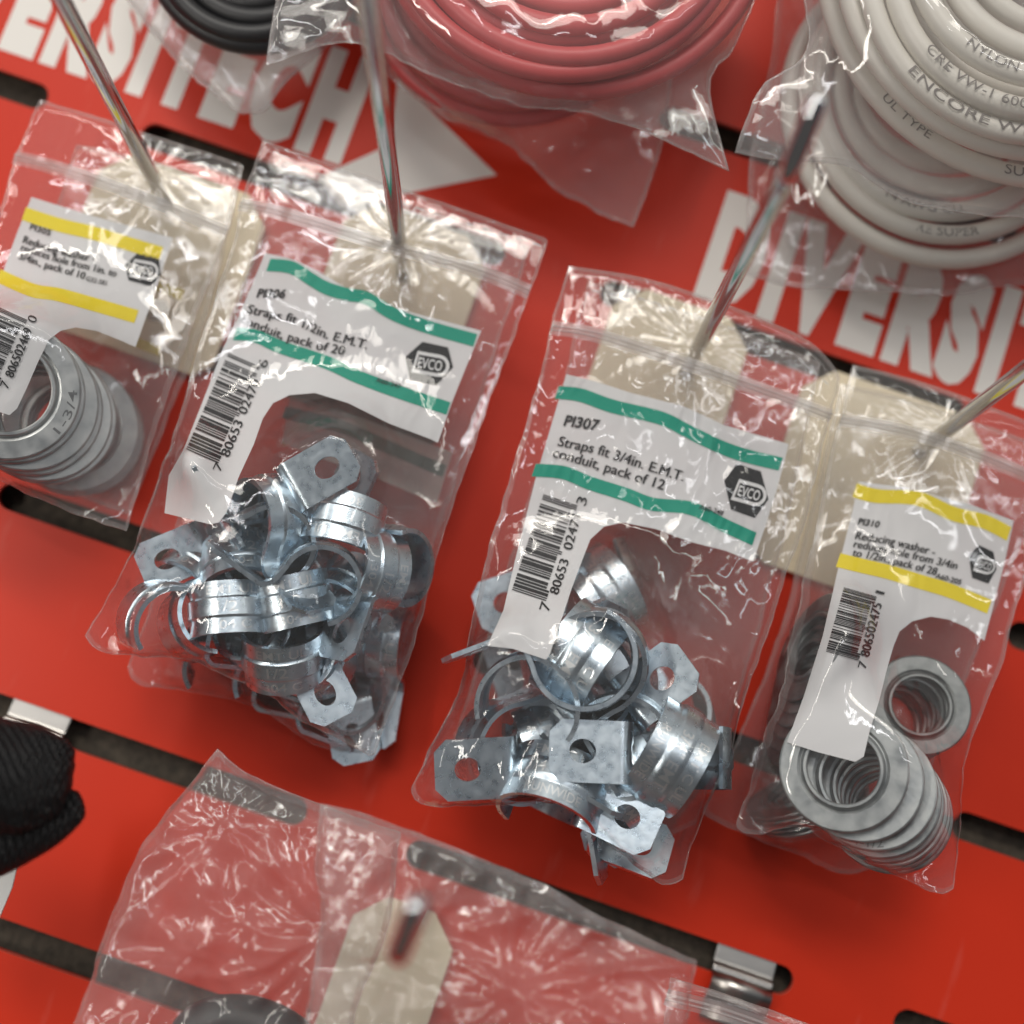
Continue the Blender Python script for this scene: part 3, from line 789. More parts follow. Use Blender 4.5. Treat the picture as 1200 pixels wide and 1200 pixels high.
# ---- contents of the half inch strap bag
S = S12; G = 'half inch conduit straps in the clear bag'
c12 = [
 strap(S, 383, 548, 43, (0.87, -0.5, 0.12), (0.05, 0.12, -1), 'half inch strap with its bright tab and oval hole uppermost, pointing up right', G, 'h'),
 strap(S, 402, 616, 33, (-0.97, -0.20, -0.2), (0.1, -0.25, 1), 'ribbed half inch strap with raised size marks just below the topmost tab', G),
 strap(S, 318, 604, 34, (0.45, 0.55, 0.62), (0.25, -0.75, 0.55), 'half inch strap whose tab slants towards the viewer under the label tail corner', G),
 strap(S, 376, 684, 37, (-0.8, -0.6, 0.05), (0.6, -0.8, 0.08), 'half inch strap seen edge-on as a long V-shaped line in the middle', G),
 strap(S, 324, 634, 35, (-0.45, -0.85, 0.1), (0.75, -0.65, 0.15), 'half inch strap seen edge-on just right of the label tail end', G),
 strap(S, 196, 655, 30, (-0.92, 0.40, -0.1), (0.1, 0.1, -1), 'half inch strap with hazy holed tab at the left edge of its bag', G, 'h'),
 strap(S, 193, 730, 34, (0.92, 0.12, -0.38), (0.12, -1, 0.12), 'half inch strap with open curled end at the lower left of its bag', G),
 strap(S, 240, 726, 28, (0.55, -0.70, -0.42), (-0.75, -0.6, 0.2), 'half inch strap showing its dark hollow ring beside the open curled strap', G),
 strap(S, 271, 717, 34, (1, -0.04, -0.05), (0.0, -0.15, 1), 'ribbed half inch strap facing forward below the label tail, left of centre', G),
 strap(S, 283, 668, 28, (0.95, 0.1, -0.2), (0.0, -0.6, 0.8), 'half inch strap partly covered, just above the forward-facing ribbed strap', G),
 strap(S, 343, 705, 33, (0.97, -0.22, -0.1), (0.1, -0.05, 1), 'half inch strap with a short slot-like dent facing forward at centre', G),
 strap(S, 333, 766, 32, (1, -0.08, 0.05), (0.02, 0.45, 0.9), 'half inch strap lying low with stacked curved ribs at bottom centre', G),
 strap(S, 400, 739, 38, (-0.30, 0.90, 0.15), (0.55, 0.2, -0.6), 'half inch strap with its tab hanging down at the right of its bag', G, 'h'),
 strap(S, 432, 668, 32, (-0.35, 0.85, -0.3), (0.5, 0.0, 0.85), 'ribbed half inch strap standing on the right side of its bag', G),
 strap(S, 381, 812, 33, (0.45, 0.85, 0.05), (0.0, 0.1, -1), 'half inch strap with bright tab at the very bottom of its bag', G, 'h'),
 strap(S, 268, 745, 22, (1.0, 0.35, 0.0), (0.3, -0.9, 0.3), 'half inch strap low at the back, its tab end poking out at bottom left', G),
 strap(S, 352, 640, 26, (0.4, -0.9, 0.2), (-0.6, -0.3, 0.8), 'half inch strap deep in the pile between the topmost tab and centre', G),
 strap(S, 300, 655, 24, (-0.3, 0.95, 0.1), (-0.95, -0.3, 0.2), 'half inch strap deep in the pile just below the label tail', G),
 strap(S, 232, 680, 22, (0.7, 0.5, 0.3), (0.3, -0.5, 0.8), 'half inch strap deep in the pile beside the hazy left tab', G),
 strap(S, 408, 700, 26, (-0.85, -0.45, -0.2), (0.3, -0.6, 0.7), 'half inch strap deep in the pile at the right of centre', G),
 strap(S, 305, 740, 25, (0.7, -0.6, 0.2), (0.5, 0.6, 0.6), 'half inch strap deep in the pile at the bottom, left of centre', G),
 strap(S, 365, 770, 25, (0.8, -0.5, 0.3), (0.5, 0.7, 0.4), 'half inch strap deep in the pile under the lowest ribbed strap', G),
 strap(S, 345, 690, 22, (0.1, -1, 0.1), (0.9, 0.1, 0.5), 'half inch strap filling the dark centre of the pile', G),
]
bag306 = Bag(T=[(308, 165), (470, 222), (642, 281)], B=[(100, 745), (125, 764), (220, 774), (300, 806), (360, 845), (437, 887)],
             L=[(308, 165), (286, 232), (268, 300), (236, 400), (203, 510), (165, 625), (130, 695), (100, 745)],
             R=[(642, 281), (622, 338), (592, 420), (556, 520), (520, 620), (492, 730), (466, 810), (437, 887)],
             c_top=23, c_bot=30, objs=c12, seed=3, wr=0.19, wl_=7.0, stretch=4.5, crumple=0.10, folds=[(300, 200, 0.5, 12, 12), (470, 280, 0.7, 14, 14)])
b306 = make_bag('zip_bag', bag306, 'clear zip bag with teal striped label holding half inch straps', 'zip bag', GB, M['film'],
                [(281, 240), (330, 250), (450, 287), (560, 318), (620, 342)])
bag306.dashes(b306, [(330, 188), (470, 238), (640, 290)], 16)
label_on(bag306, b306,
    [(310.5, 295.6), (342, 303), (372, 317), (408, 338), (465, 361), (564, 387), (548, 425), (530, 470), (513, 518.5), (504, 514), (456, 496), (408, 472), (369, 460), (339, 462.5),
     (319.5, 472), (307.5, 490), (297, 520), (279, 559), (265, 600), (256, 612), (245, 614), (192, 601), (197, 557), (213, 530), (235, 475), (262, 405), (275, 380), (290, 345)],
    [[(316.5, 302.5), (343.5, 305.5), (366, 319), (384, 329.5), (408, 337), (432, 341.5), (462, 359.5), (501, 374.5), (559.5, 391)],
     [(277.5, 383.5), (303, 386.5), (330, 398.5), (384, 416.5), (420, 433), (468, 451), (528, 471)]], 15.5, M['green'],
    [('PI306', [(300, 348), (333, 349)], 10.5, UPV, 0.03),
     ('Straps fit 1/2in. E.M.T.', [(288.6, 366.5), (342, 378), (380, 396), (429, 409)], 11, UPV, 0.0),
     ('conduit, pack of 20', [(281, 378), (324, 395), (369, 409), (402, 416)], 11, UPV, 0.0),
     ('A60-347', [(440, 447), (469, 455.5)], 5.5, UPV, 0.01)], UPV,
    ((252, 541), (301, 428), '780653024706', 37), None,
    ([(474.8, 418), (495, 400), (525, 406.6), (531, 430), (511.5, 451.6), (480, 444.4)], [(489, 430), (517, 435)], 12),
    digits=[('7', [(258, 553), (262, 544)], 10, (-0.9, -0.38), 0), ('80653', [(268, 536), (285, 495)], 11, (-0.9, -0.38), 0),
            ('02470', [(288, 486), (305, 447)], 11, (-0.9, -0.38), 0), ('6', [(311, 432), (315, 423)], 11, (-0.9, -0.38), 0)])

# ---- three quarter inch straps
S = S34; G = 'three quarter inch conduit straps in the clear bag'
c34 = [
 strap(S, 697, 774, 36, (0.5, 0.85, -0.1), (0.85, -0.5, 0.1), 'three quarter inch strap seen along its axis as the large upper ring', G),
 strap(S, 683, 770, 34, (-0.55, 0.83, -0.1), (-0.1, -0.1, 1), 'three quarter inch strap with marked band framed by the large upper ring', G),
 strap(S, 684, 770, 41, (-0.93, 0.35, 0.0), (0.35, 0.93, 0.02), 'three quarter inch strap opening upward as a U with its tab poking left', G),
 strap(S, 622, 826, 36, (0.86, 0.5, 0.05), (0.5, -0.86, 0.18), 'three quarter inch strap forming the left ring with its tab edge-on', G),
 strap(S, 683, 880, 44, (-1, -0.04, 0.05), (0.02, 0.05, -1), 'three quarter inch strap with holed tab facing out at the middle of the cluster', G, 'h'),
 strap(S, 548, 902, 38, (-0.98, 0.05, 0.0), (0.0, -0.15, -1), 'three quarter inch strap with tab pointing left at the lower left corner', G, 'h'),
 strap(S, 776, 795, 37, (0.80, -0.58, 0.1), (0.1, 0.1, -1), 'three quarter inch strap with tab pointing up right beside the large ring', G, 'h'),
 strap(S, 782, 886, 36, (-0.52, 0.84, -0.1), (0.2, -0.05, 1), 'three quarter inch strap with raised writing at the right of the cluster', G),
 strap(S, 650, 930, 33, (0.9, 0.33, 0.0), (0.1, -0.40, 0.92), 'three quarter inch strap arching low with raised size writing at bottom', G),
 strap(S, 735, 957, 40, (0.88, 0.42, 0.08), (0.0, 0.05, -1), 'three quarter inch strap with bright tab at the lower right', G, 'h'),
 strap(S, 732, 872, 33, (0.15, 0.98, -0.1), (0.98, -0.1, 0.15), 'three quarter inch strap forming a small arch above the middle tab', G),
 strap(S, 705, 800, 22, (0.2, -0.95, 0.1), (0.9, 0.2, 0.4), 'three quarter inch strap deep in the cluster under the large upper ring', G),
 strap(S, 655, 850, 27, (0.6, -0.7, 0.3), (0.5, 0.6, 0.6), 'three quarter inch strap deep between the left ring and the middle tab', G),
 strap(S, 740, 905, 27, (-0.5, -0.8, 0.3), (0.4, 0.7, 0.6), 'three quarter inch strap deep between the marked right strap and lowest tab', G),
 strap(S, 600, 880, 26, (-0.2, -0.95, 0.2), (-0.9, 0.2, 0.4), 'three quarter inch strap deep above the lower left tab', G),
]
bag307 = Bag(T=[(667, 312), (760, 328), (870, 365), (950, 402), (984, 440)], B=[(481, 925), (492, 941), (520, 945), (600, 940), (660, 940), (700, 976), (745, 1015), (775, 1036), (800, 1030)],
             L=[(667, 312), (646, 385), (622, 480), (585, 600), (556, 715), (541, 800), (508, 870), (481, 925)],
             R=[(984, 440), (974, 482), (942, 610), (902, 730), (862, 850), (826, 940), (800, 1030)],
             c_top=25, c_bot=33, objs=c34, seed=11, wr=0.34, wl_=5.4, stretch=3.6, crumple=0.16, folds=[(822, 398, 0.8, 14, 15), (560, 740, 0.5, 10, 14)])
b307 = make_bag('zip_bag', bag307, 'clear zip bag with teal striped label holding three quarter inch straps', 'zip bag', GB, M['film'],
                [(646, 384), (700, 393), (800, 425), (900, 460), (974, 488)])
bag307.dashes(b307, [(690, 340), (760, 352), (850, 382), (930, 415), (975, 455)], 17)
label_on(bag307, b307,
    [(664, 438), (700, 447), (740, 460), (800, 475), (850, 498), (925, 520), (912, 570), (898, 615), (883, 658), (850, 645), (810, 635), (770, 620), (730, 612), (708, 617), (692, 632),
     (683, 655), (670, 690), (655, 735), (645, 765), (640, 773), (628, 769), (600, 760), (571, 757), (590, 715), (604, 655), (628, 560), (647, 495)],
    [[(655, 452), (683, 455), (720, 468), (777, 482), (810, 498), (850, 517), (880, 527), (918, 536)],
     [(628, 543), (663, 546), (693, 558), (737, 572), (767, 583), (813, 588), (850, 607), (887, 624)]], 16, M['green'],
    [('PI307', [(660, 498), (700, 504)], 12.5, UPV, 0.03),
     ('Straps fit 3/4in. E.M.T.', [(653, 522), (697, 531), (752, 549), (800, 564)], 12, UPV, 0.0),
     ('conduit, pack of 12', [(647, 535), (698, 549), (777, 574)], 12, UPV, 0.0),
     ('A60-248', [(819, 596), (847, 604)], 6, UPV, 0.01)], UPV,
    ((636, 703), (673, 591), '780653024713', 38), None,
    ([(849, 563), (864, 543), (892, 552), (901, 585), (885, 607), (857, 597)], [(864, 580), (889, 587)], 12),
    digits=[('7', [(643, 717), (646, 707)], 12, (-0.93, -0.28), 0), ('80653', [(654, 697), (667, 657)], 11, (-0.93, -0.28), 0),
            ('02471', [(670, 645), (681, 605)], 11, (-0.93, -0.28), 0), ('3', [(686, 593), (689, 584)], 12, (-0.93, -0.28), 0)])

# ---- washers of the right bag
Wk = W310; G = 'reducing washers in the right yellow striped bag'
c310 = []
low = [(988, 900, 44.0), (1006, 912, 41.6), (1022, 923, 39.2), (1027, 932, 36.8), (1031, 938, 34.4), (1036, 943, 32), (1039, 948, 29.8), (1043, 952, 27.6)]
ordn = ['frontmost', 'second from the front', 'third from the front', 'fourth from the front', 'fifth from the front', 'sixth from the front', 'seventh from the front', 'rearmost']
for i, (x_, y_, c_) in enumerate(low):
    c310.append(washer(Wk, x_, y_, c_+0.25*(i % 2), (-0.06+0.05*math.sin(i*2.1), -0.10+0.05*math.cos(i*1.7), 1), [150, 20, 62, 90, 5, 60, 130, 200][i], 'grey washer %s in the fanned lower stack of the right bag' % ordn[i], G, i in (2,)))
midp = [(1078, 826, 24, (0.25, -0.15, 1)), (1070, 831, 22, (0.36, -0.1, 1)), (1062, 836, 20, (0.48, -0.15, 1)), (1054, 842, 19, (0.58, -0.1, 0.9)), (1048, 848, 18, (0.7, -0.1, 0.8))]
for i, (x_, y_, c_, n3) in enumerate(midp):
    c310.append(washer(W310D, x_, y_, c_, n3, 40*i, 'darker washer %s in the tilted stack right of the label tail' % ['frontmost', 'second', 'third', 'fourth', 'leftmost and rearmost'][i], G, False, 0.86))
for i in range(6):
    c310.append(washer(Wk, 950-3*i+(i % 2)*2, 758+15*i, 30-0.8*i, (-0.80, -0.42, 0.42), 30*i, 'washer edge at the bag side left of the barcode, %s' % ['topmost of six', 'second from top', 'third from top', 'fourth from top', 'fifth from top', 'lowest of six'][i], G))
bag310 = Bag(T=[(1000, 428), (1100, 455), (1270, 520)], B=[(862, 968), (880, 978), (935, 966), (965, 984), (1040, 1022), (1098, 1046), (1117, 1041)],
             L=[(1000, 428), (984, 492), (966, 570), (938, 700), (905, 830), (862, 968)],
             R=[(1270, 520), (1245, 590), (1205, 665), (1172, 780), (1131, 888), (1124, 960), (1117, 1041)],
             c_top=21, c_bot=30, objs=c310, seed=23, wr=0.24, wl_=7.0, crumple=0.10, stretch=6, folds=[(1112, 502, 0.7, 14, 15)])
b310 = make_bag('zip_bag', bag310, 'clear zip bag with yellow striped label holding grey washers at right', 'zip bag', GB, M['film'],
                [(984, 492), (1060, 505), (1150, 535), (1245, 575)])
label_on(bag310, b310,
    [(1007, 564), (1061, 571), (1135, 590), (1189, 610), (1178, 660), (1154.5, 751), (1135, 735.5), (1113, 726), (1092, 722.5), (1070, 728), (1055, 740), (1048, 757), (1040, 785), (1031, 822),
     (1020, 857), (1013, 887), (1003, 893), (960, 882), (923, 870), (943, 815), (965, 745), (983, 666), (1003, 584)],
    [[(1005, 566), (1031, 573), (1079, 576), (1120, 593.6), (1157, 603), (1186, 617.5)], [(985.5, 648), (1014, 655), (1044, 662), (1079, 672.7), (1118, 684.6), (1163, 703)]], 17, M['yellow'],
    [('PI310', [(1005, 614), (1030, 618)], 7.5, UPV, 0.03),
     ('Reducing washer -', [(1002, 631.5), (1044, 638), (1095, 651)], 9.5, UPV, 0.0),
     ('reduces hole from 3/4in', [(1000, 641), (1044, 649), (1121, 667)], 9, UPV, 0.0),
     ('to 1/2in., pack of 28', [(998.5, 651), (1035, 658), (1097, 674)], 9, UPV, 0.0),
     ('A60-205', [(1096, 677), (1126, 685)], 6, UPV, 0.02)], UPV,
    ((1003, 773), (1024, 698), '780650247511', 36), None,
    ([(1136, 651), (1148, 638.4), (1165, 646.7), (1168.6, 667), (1159, 684), (1140, 677)], [(1145.6, 664.5), (1160.6, 669)], 9),
    digits=[('7', [(1015, 784), (1017, 776)], 10, (-0.96, -0.25), 0), ('806502475', [(1019, 770), (1034, 708)], 11, (-0.96, -0.25), 0), ('1', [(1036.5, 697), (1037.3, 694)], 11, (-0.96, -0.25), 0)])

# ---- washers of the left bag
Wk = W305; G = 'large reducing washers in the left yellow striped bag'
c305 = []
lw = [(6, 455, 42, (0.02, -0.08, 1)), (12, 460, 39.6, (0.04, -0.1, 1)), (30, 470, 36, (0.12, -0.12, 1)), (36, 476, 33.5, (0.14, -0.12, 1)), (48, 484, 30, (0.12, -0.14, 1)), (54, 488, 27.5, (0.12, -0.14, 1))]
for i, (x_, y_, c_, n3) in enumerate(lw):
    c305.append(washer(Wk, x_, y_, c_, n3, [-18, 70, 100, 30, 160, 220, 10][i], 'large grey washer %s in the stack at the left edge' % ['frontmost', 'second from the front', 'third from the front', 'fourth from the front', 'fifth from the front', 'rearmost'][i], G, i in (0,)))
bag305 = Bag(T=[(47, 117), (120, 140), (285, 193)], B=[(-112, 520), (-20, 556), (60, 590), (148, 622)],
             L=[(47, 117), (17, 190), (-10, 280), (-60, 400), (-112, 520)],
             R=[(285, 193), (268, 266), (236, 350), (205, 440), (172, 540), (148, 622)],
             c_top=18, c_bot=27, objs=c305, seed=31, wr=0.24, wl_=7.0, crumple=0.10, stretch=6, folds=[(172, 195, 0.8, 14, 15)])
b305 = make_bag('zip_bag', bag305, 'clear zip bag with yellow striped label holding large washers at left', 'zip bag', GB, M['film'],
                [(17, 184), (70, 198), (150, 225), (266, 272)])
label_on(bag305, b305,
    [(36, 230), (100, 250), (202, 278), (185, 330), (158, 406), (140, 398), (112, 387), (88, 383), (70, 387), (56, 398), (43, 425), (30, 455), (19, 478), (10, 486), (-40, 470), (-30, 420), (0, 325), (18, 275)],
    [[(30, 242), (70, 255), (112, 265), (148, 276), (191, 289)], [(0, 315), (40, 332), (70, 337), (110, 348), (162, 363)]], 16, M['yellow'],
    [('PI305', [(34, 268), (58, 276)], 7, UPV, 0.02),
     ('Reducing washer -', [(26, 284), (64, 297), (110, 307)], 9, UPV, 0.0),
     ('reduces hole from 1in. to', [(23.6, 293), (66, 307), (135, 324)], 8.5, UPV, 0.0),
     ('3/4in., pack of 10', [(21, 303), (50, 313), (98, 327)], 8.5, UPV, 0.0),
     ('G32-581', [(100, 328.5), (124, 334)], 5.5, UPV, 0.01)], UPV,
    ((-6, 449), (28, 373), '780650246903', 38), None,
    ([(146, 310), (161, 295.6), (186, 302), (188, 324), (175, 335), (150, 328)], [(156.5, 319), (178, 323)], 10),
    digits=[('7', [(9, 456), (12, 449)], 11, (-0.91, -0.4), 0), ('806502469', [(15, 443), (38, 387)], 11, (-0.91, -0.4), 0), ('0', [(41, 379), (44, 372)], 11, (-0.91, -0.4), 0)])

# ---- second bags hanging behind
GR = 'second clear bags hanging behind the front ones'
G2 = 'half inch straps in the bag behind'
d12 = [strap(S12, 414, 862, 14, (0.2, 0.95, 0.0), (0, 0.1, -1), 'dull half inch strap tab at the bottom right tip of the rear bag', G2, 'h'),
       strap(S12, 448, 750, 14, (-0.15, 0.95, 0.1), (-0.2, -0.1, 1), 'dull half inch strap at the right edge of the rear bag', G2),
       strap(S12, 320, 800, 13, (0.9, 0.35, 0), (0.3, -0.9, 0.1), 'half inch strap seen edge-on low in the rear bag', G2),
       strap(S12, 262, 778, 13, (0.95, 0.2, 0), (0.1, -0.9, 0.3), 'half inch strap at the lower left of the rear bag', G2),
       strap(S12, 340, 690, 12, (0.6, 0.8, 0), (0.2, -0.2, 1), 'half inch strap hidden mostly behind the front bag contents', G2),
       strap(S12, 400, 812, 14, (0.3, -0.9, 0), (0.7, 0.2, -0.5), 'half inch strap low in the rear bag beside the bright front tab', G2)]
bagR6 = Bag(T=[(330, 190), (480, 240), (620, 288)], B=[(150, 782), (165, 803), (240, 812), (300, 828), (370, 872), (432, 886)],
            L=[(330, 190), (265, 400), (200, 640), (150, 782)], R=[(620, 288), (560, 480), (490, 700), (432, 886)], c_top=14, c_bot=12, objs=d12, seed=41, wr=0.3, crumple=0.1, res=1.3)
r6 = make_bag('zip_bag', bagR6, 'second clear bag hanging behind the half inch strap bag', 'zip bag', GR, M['film_back'])
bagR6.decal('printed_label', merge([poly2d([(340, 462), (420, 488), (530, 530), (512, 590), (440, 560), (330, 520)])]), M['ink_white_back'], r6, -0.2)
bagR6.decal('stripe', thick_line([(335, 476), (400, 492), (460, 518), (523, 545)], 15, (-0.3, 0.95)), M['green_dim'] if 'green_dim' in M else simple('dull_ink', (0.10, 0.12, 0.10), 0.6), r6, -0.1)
G2 = 'three quarter inch straps in the bag behind'
d34 = [strap(S34, 700, 700, 13, (0.5, 0.8, 0), (0.2, -0.2, 1), 'hazy three quarter inch strap behind the bag under its label', G2),
       strap(S34, 592, 706, 16, (-0.9, 0.3, 0), (0.0, 0.1, -1), 'three quarter inch strap with tab corner showing left of the barcode tail', G2, 'h'),
       strap(S34, 780, 850, 14, (-0.9, 0.2, 0), (0.2, 0.9, 0.5), 'three quarter inch strap in the rear bag behind the right of the cluster', G2),
       strap(S34, 640, 870, 14, (-0.3, -0.9, 0), (0.2, 0.2, 1), 'three quarter inch strap deep behind the left ring', G2),
       strap(S34, 690, 880, 14, (0.9, 0.3, 0), (-0.3, 0.5, 0.9), 'three quarter inch strap deep behind the bottom right tab', G2)]
bagR7 = Bag(T=[(690, 330), (830, 375), (960, 425)], B=[(520, 905), (600, 925), (700, 960), (760, 985), (815, 965)],
            L=[(690, 330), (640, 520), (575, 730), (520, 905)], R=[(960, 425), (925, 600), (870, 800), (815, 965)], c_top=14, c_bot=12, objs=d34, seed=43, wr=0.3, crumple=0.1, res=1.3)
make_bag('zip_bag', bagR7, 'second clear bag hanging behind the three quarter inch strap bag', 'zip bag', GR, M['film_back'])
G2 = 'washers in the bag behind at right'
d310 = [washer(W310, 935+5*i, 925+5*i, 10+1.2*i, (-0.35, -0.85, 0.35), 50*i, 'washer edge low in the rear bag at right, %s' % ['lowest layer', 'second layer', 'third layer', 'fourth layer', 'top layer'][i], G2) for i in range(5)]
bagR0 = Bag(T=[(985, 450), (1100, 480), (1240, 530)], B=[(822, 952), (860, 972), (930, 1000), (985, 1022), (1032, 1015)],
            L=[(985, 450), (950, 600), (900, 780), (822, 952)], R=[(1240, 530), (1170, 700), (1090, 900), (1032, 1015)], c_top=12, c_bot=12, objs=d310, seed=47, wr=0.3, crumple=0.1, res=1.3)
make_bag('zip_bag', bagR0, 'second clear bag hanging behind the right washer bag', 'zip bag', GR, M['film_back'])
G2 = 'washers in the bag behind at left'
d305 = [washer(W305, 84+3*i, 500+3*i, 15-1.5*i, (0.1, -0.1, 1), 60*i, 'hazy washer in the bag behind at far left, %s' % ['foremost', 'middle', 'rearmost'][i], G2) for i in range(3)]
bagR5 = Bag(T=[(90, 170), (180, 190), (278, 222)], B=[(-40, 535), (60, 570), (150, 602)],
            L=[(90, 170), (30, 350), (-40, 535)], R=[(278, 222), (232, 400), (150, 602)], c_top=10, c_bot=11, objs=d305, seed=53, wr=0.3, crumple=0.1, res=1.3)
r5 = make_bag('zip_bag', bagR5, 'second clear bag hanging behind the left washer bag', 'zip bag', GR, M['film_back'])
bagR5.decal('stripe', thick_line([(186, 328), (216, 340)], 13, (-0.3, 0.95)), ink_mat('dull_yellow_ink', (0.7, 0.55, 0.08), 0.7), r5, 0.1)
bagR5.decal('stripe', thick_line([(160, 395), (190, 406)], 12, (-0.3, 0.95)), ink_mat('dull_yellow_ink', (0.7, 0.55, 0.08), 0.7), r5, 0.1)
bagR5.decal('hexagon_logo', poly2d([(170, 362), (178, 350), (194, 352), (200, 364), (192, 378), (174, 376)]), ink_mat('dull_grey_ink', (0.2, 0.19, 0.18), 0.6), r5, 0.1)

# ------------------------------------------------------------------ cable coils
def coil(turns, r_mm, m, label, arc=(150, 30), name='cable_coil', texts=(), group=None):
    """one continuous cable; each turn is (centre px, centre py, radius px, c)"""
    pts = []; info = []
    for i, (px, py, rp, c) in enumerate(turns):
        a, b = W(px, py, c); a2, _ = W(px+rp, py, c); R = rp*(DIST-c)/F*0.985
        info.append((float(a), float(b), R, c))
    n = len(info)
    for i in range(n):
        for k in range(64):
            t = k/64; u = t*t*(3-2*t) if i < n-1 else 0
            # move over to the next turn near the top of the loop
            s = np.clip((t-0.80)/0.2, 0, 1); s = s*s*(3-2*s)
            cur = np.array(info[i]); nx = np.array(info[min(i+1, n-1)])
            q = cur*(1-s)+nx*s; th = math.radians(90)+2*math.pi*t
            pts.append((q[0]+q[2]*math.cos(th), q[1]+q[2]*math.sin(th), q[3]+0.5*math.sin(2*th+i)))
    pts = np.array(pts); kk = np.arange(len(pts))
    pts[:, 2] += 1.2*gnoise(kk/40, kk*0, 4)
    V, Fs = sweep(pts, r_mm*(1+0.05*gnoise(kk/22, kk*0, 9)), 14)
    t = empty(name, info[0][:2]+(info[0][3],)); props(t, label, 'cable coil', group)
    o = mesh_obj('cable', V, Fs, m, t)
    parts = []
    for body, i, a0, a1, cap in texts:
        Vt, Ft = text2d(body, 0.0)
        s = (Vt[:, 0]-Vt[:, 0].min())/np.ptp(Vt[:, 0]); ang = np.radians(a0+(a1-a0)*s); ca, cb, R, c = info[i]
        off = -(Vt[:, 1]-0.35)*cap/0.7; ph = np.clip(off/r_mm, -1.3, 1.3)
        rr = R+(r_mm+0.06)*np.sin(ph); th = ang
        parts.append((np.stack([ca+rr*np.cos(th), cb+rr*np.sin(th), c+0.5*np.sin(2*th+i)+(r_mm+0.35)*np.cos(ph)], 1), Ft))
    if parts:
        Vt, Ft = merge(parts); mesh_obj('cable_print', Vt, Ft, M['cable_ink'], t)
    return t, o
# image angles -> wall angles: wall angle = -(image angle clockwise) + roll
def wa(img_deg_cw): return -img_deg_cw+math.degrees(ROLL)
red1, red1m = coil([(672, -112, 246, 44), (660, -112, 224, 48), (670, -112, 203, 50), (658, -116, 184, 47), (668, -112, 164, 50), (664, -120, 146, 46), (662, -112, 214, 38), (668, -118, 126, 48), (664, -118, 106, 48)],
             2.25, M['cable_red'], 'thick coil of red cable in the clear bag at top centre', group='coils of red cable')
red2, red2m = coil([(598, -20, 178, 20), (604, -30, 168, 24), (600, -40, 150, 22)], 1.9, M['cable_red'], 'second red cable coil half hidden behind the front red one', group='coils of red cable')
whi, whim = coil([(1217, -34, 274, 42), (1212, -40, 246, 50), (1214, -34, 218, 55), (1222, -38, 192, 58), (1226, -52, 166, 60), (1232, -56, 138, 58), (1234, -66, 112, 54), (1230, -56, 124, 44), (1226, -48, 152, 44), (1220, -44, 180, 43), (1214, -40, 208, 41), (1210, -36, 236, 40)],
           2.45, M['cable_white'], 'coil of cream printed cable in the upper right front bag', group='coils of cream cable',
           texts=[('ENCORE WIRE', 2, wa(141), wa(88), 2.3), ('LITE (TM)', 1, wa(152), wa(128), 2.3), ('CRE VW-1 600V (UL)', 3, wa(144), wa(82), 2.3), ('NYLON OR', 4, wa(132), wa(95), 2.2), ('SUPER', 0, wa(103), wa(90), 2.3), ('UL TYPE', 0, wa(140), wa(124), 1.9)])
whi2, whi2m = coil([(1106, 126, 196, 20), (1108, 118, 174, 24), (1104, 108, 156, 26), (1110, 98, 136, 25), (1106, 90, 116, 22)],
             2.4, M['cable_white'], 'coil of cream cable hanging lower behind the upper right bag', group='coils of cream cable',
             texts=[('ENCORE WIRE SUPER', 1, wa(140), wa(80), 2.0), ('14 AWG CU', 2, wa(120), wa(85), 2.0)])
blk, blkm = coil([(300, -62, 128, 26), (296, -60, 112, 28), (304, -66, 98, 28), (300, -70, 84, 26), (300, -70, 70, 26)], 2.4, M['cable_black'], 'black cable coil in the bag at the upper left edge of the picture')

GC = 'soft clear bags around the cable coils'
def cbag(label, objs, mf=None, **kw):
    bg_ = Bag(objs=objs, **kw); t = make_bag('clear_bag', bg_, label, 'clear bag', GC, mf or M['film_thick'], seam=False); bg_.seam(t, 0.3); return bg_, t
cbag('soft clear bag around the front red cable coil', [red1m],
     T=[(345, -180), (620, -180), (930, -180)], L=[(345, -180), (330, -60), (322, 20), (312, 76)], R=[(930, -180), (905, -60), (862, 50), (830, 100), (854, 200)],
     B=[(312, 76), (345, 64), (400, 48), (450, 62), (520, 96), (600, 122), (680, 132), (760, 156), (854, 200)], c_top=44, c_bot=42, seed=61, wr=0.25, wl_=9, crumple=0.35, res=1.2)
cbag('soft clear bag around the rear red coil with a corner hanging low', [red2m],
     T=[(410, -180), (600, -180), (800, -180)], L=[(410, -180), (420, -20), (440, 75), (470, 95)], R=[(800, -180), (790, 50), (775, 170), (742, 266)],
     B=[(470, 95), (520, 140), (590, 168), (660, 228), (742, 266)], c_top=22, c_bot=16, seed=67, wr=0.3, wl_=6, crumple=0.25, res=1.2)
cbag('soft clear bag around the front cream cable coil', [whim],
     T=[(960, -200), (1200, -200), (1450, -200)], L=[(960, -200), (942, -30), (945, 60), (890, 105), (862, 178)], R=[(1450, -200), (1470, 50), (1460, 290)],
     B=[(862, 178), (930, 190), (990, 194), (1015, 205), (1060, 235), (1130, 248), (1190, 256), (1300, 262), (1460, 290)], c_top=52, c_bot=46, seed=71, wr=0.25, wl_=8, crumple=0.3, res=1.2)
cbag('soft clear bag around the rear cream cable coil', [whi2m],
     T=[(930, -150), (1100, -150), (1400, -150)], L=[(930, -150), (905, 60), (882, 180), (872, 320)], R=[(1400, -150), (1380, 100), (1330, 345)],
     B=[(872, 320), (930, 335), (1020, 340), (1110, 345), (1200, 335), (1330, 345)], c_top=22, c_bot=16, seed=73, wr=0.3, wl_=8, crumple=0.3, res=1.2, mf=M['film_back'])
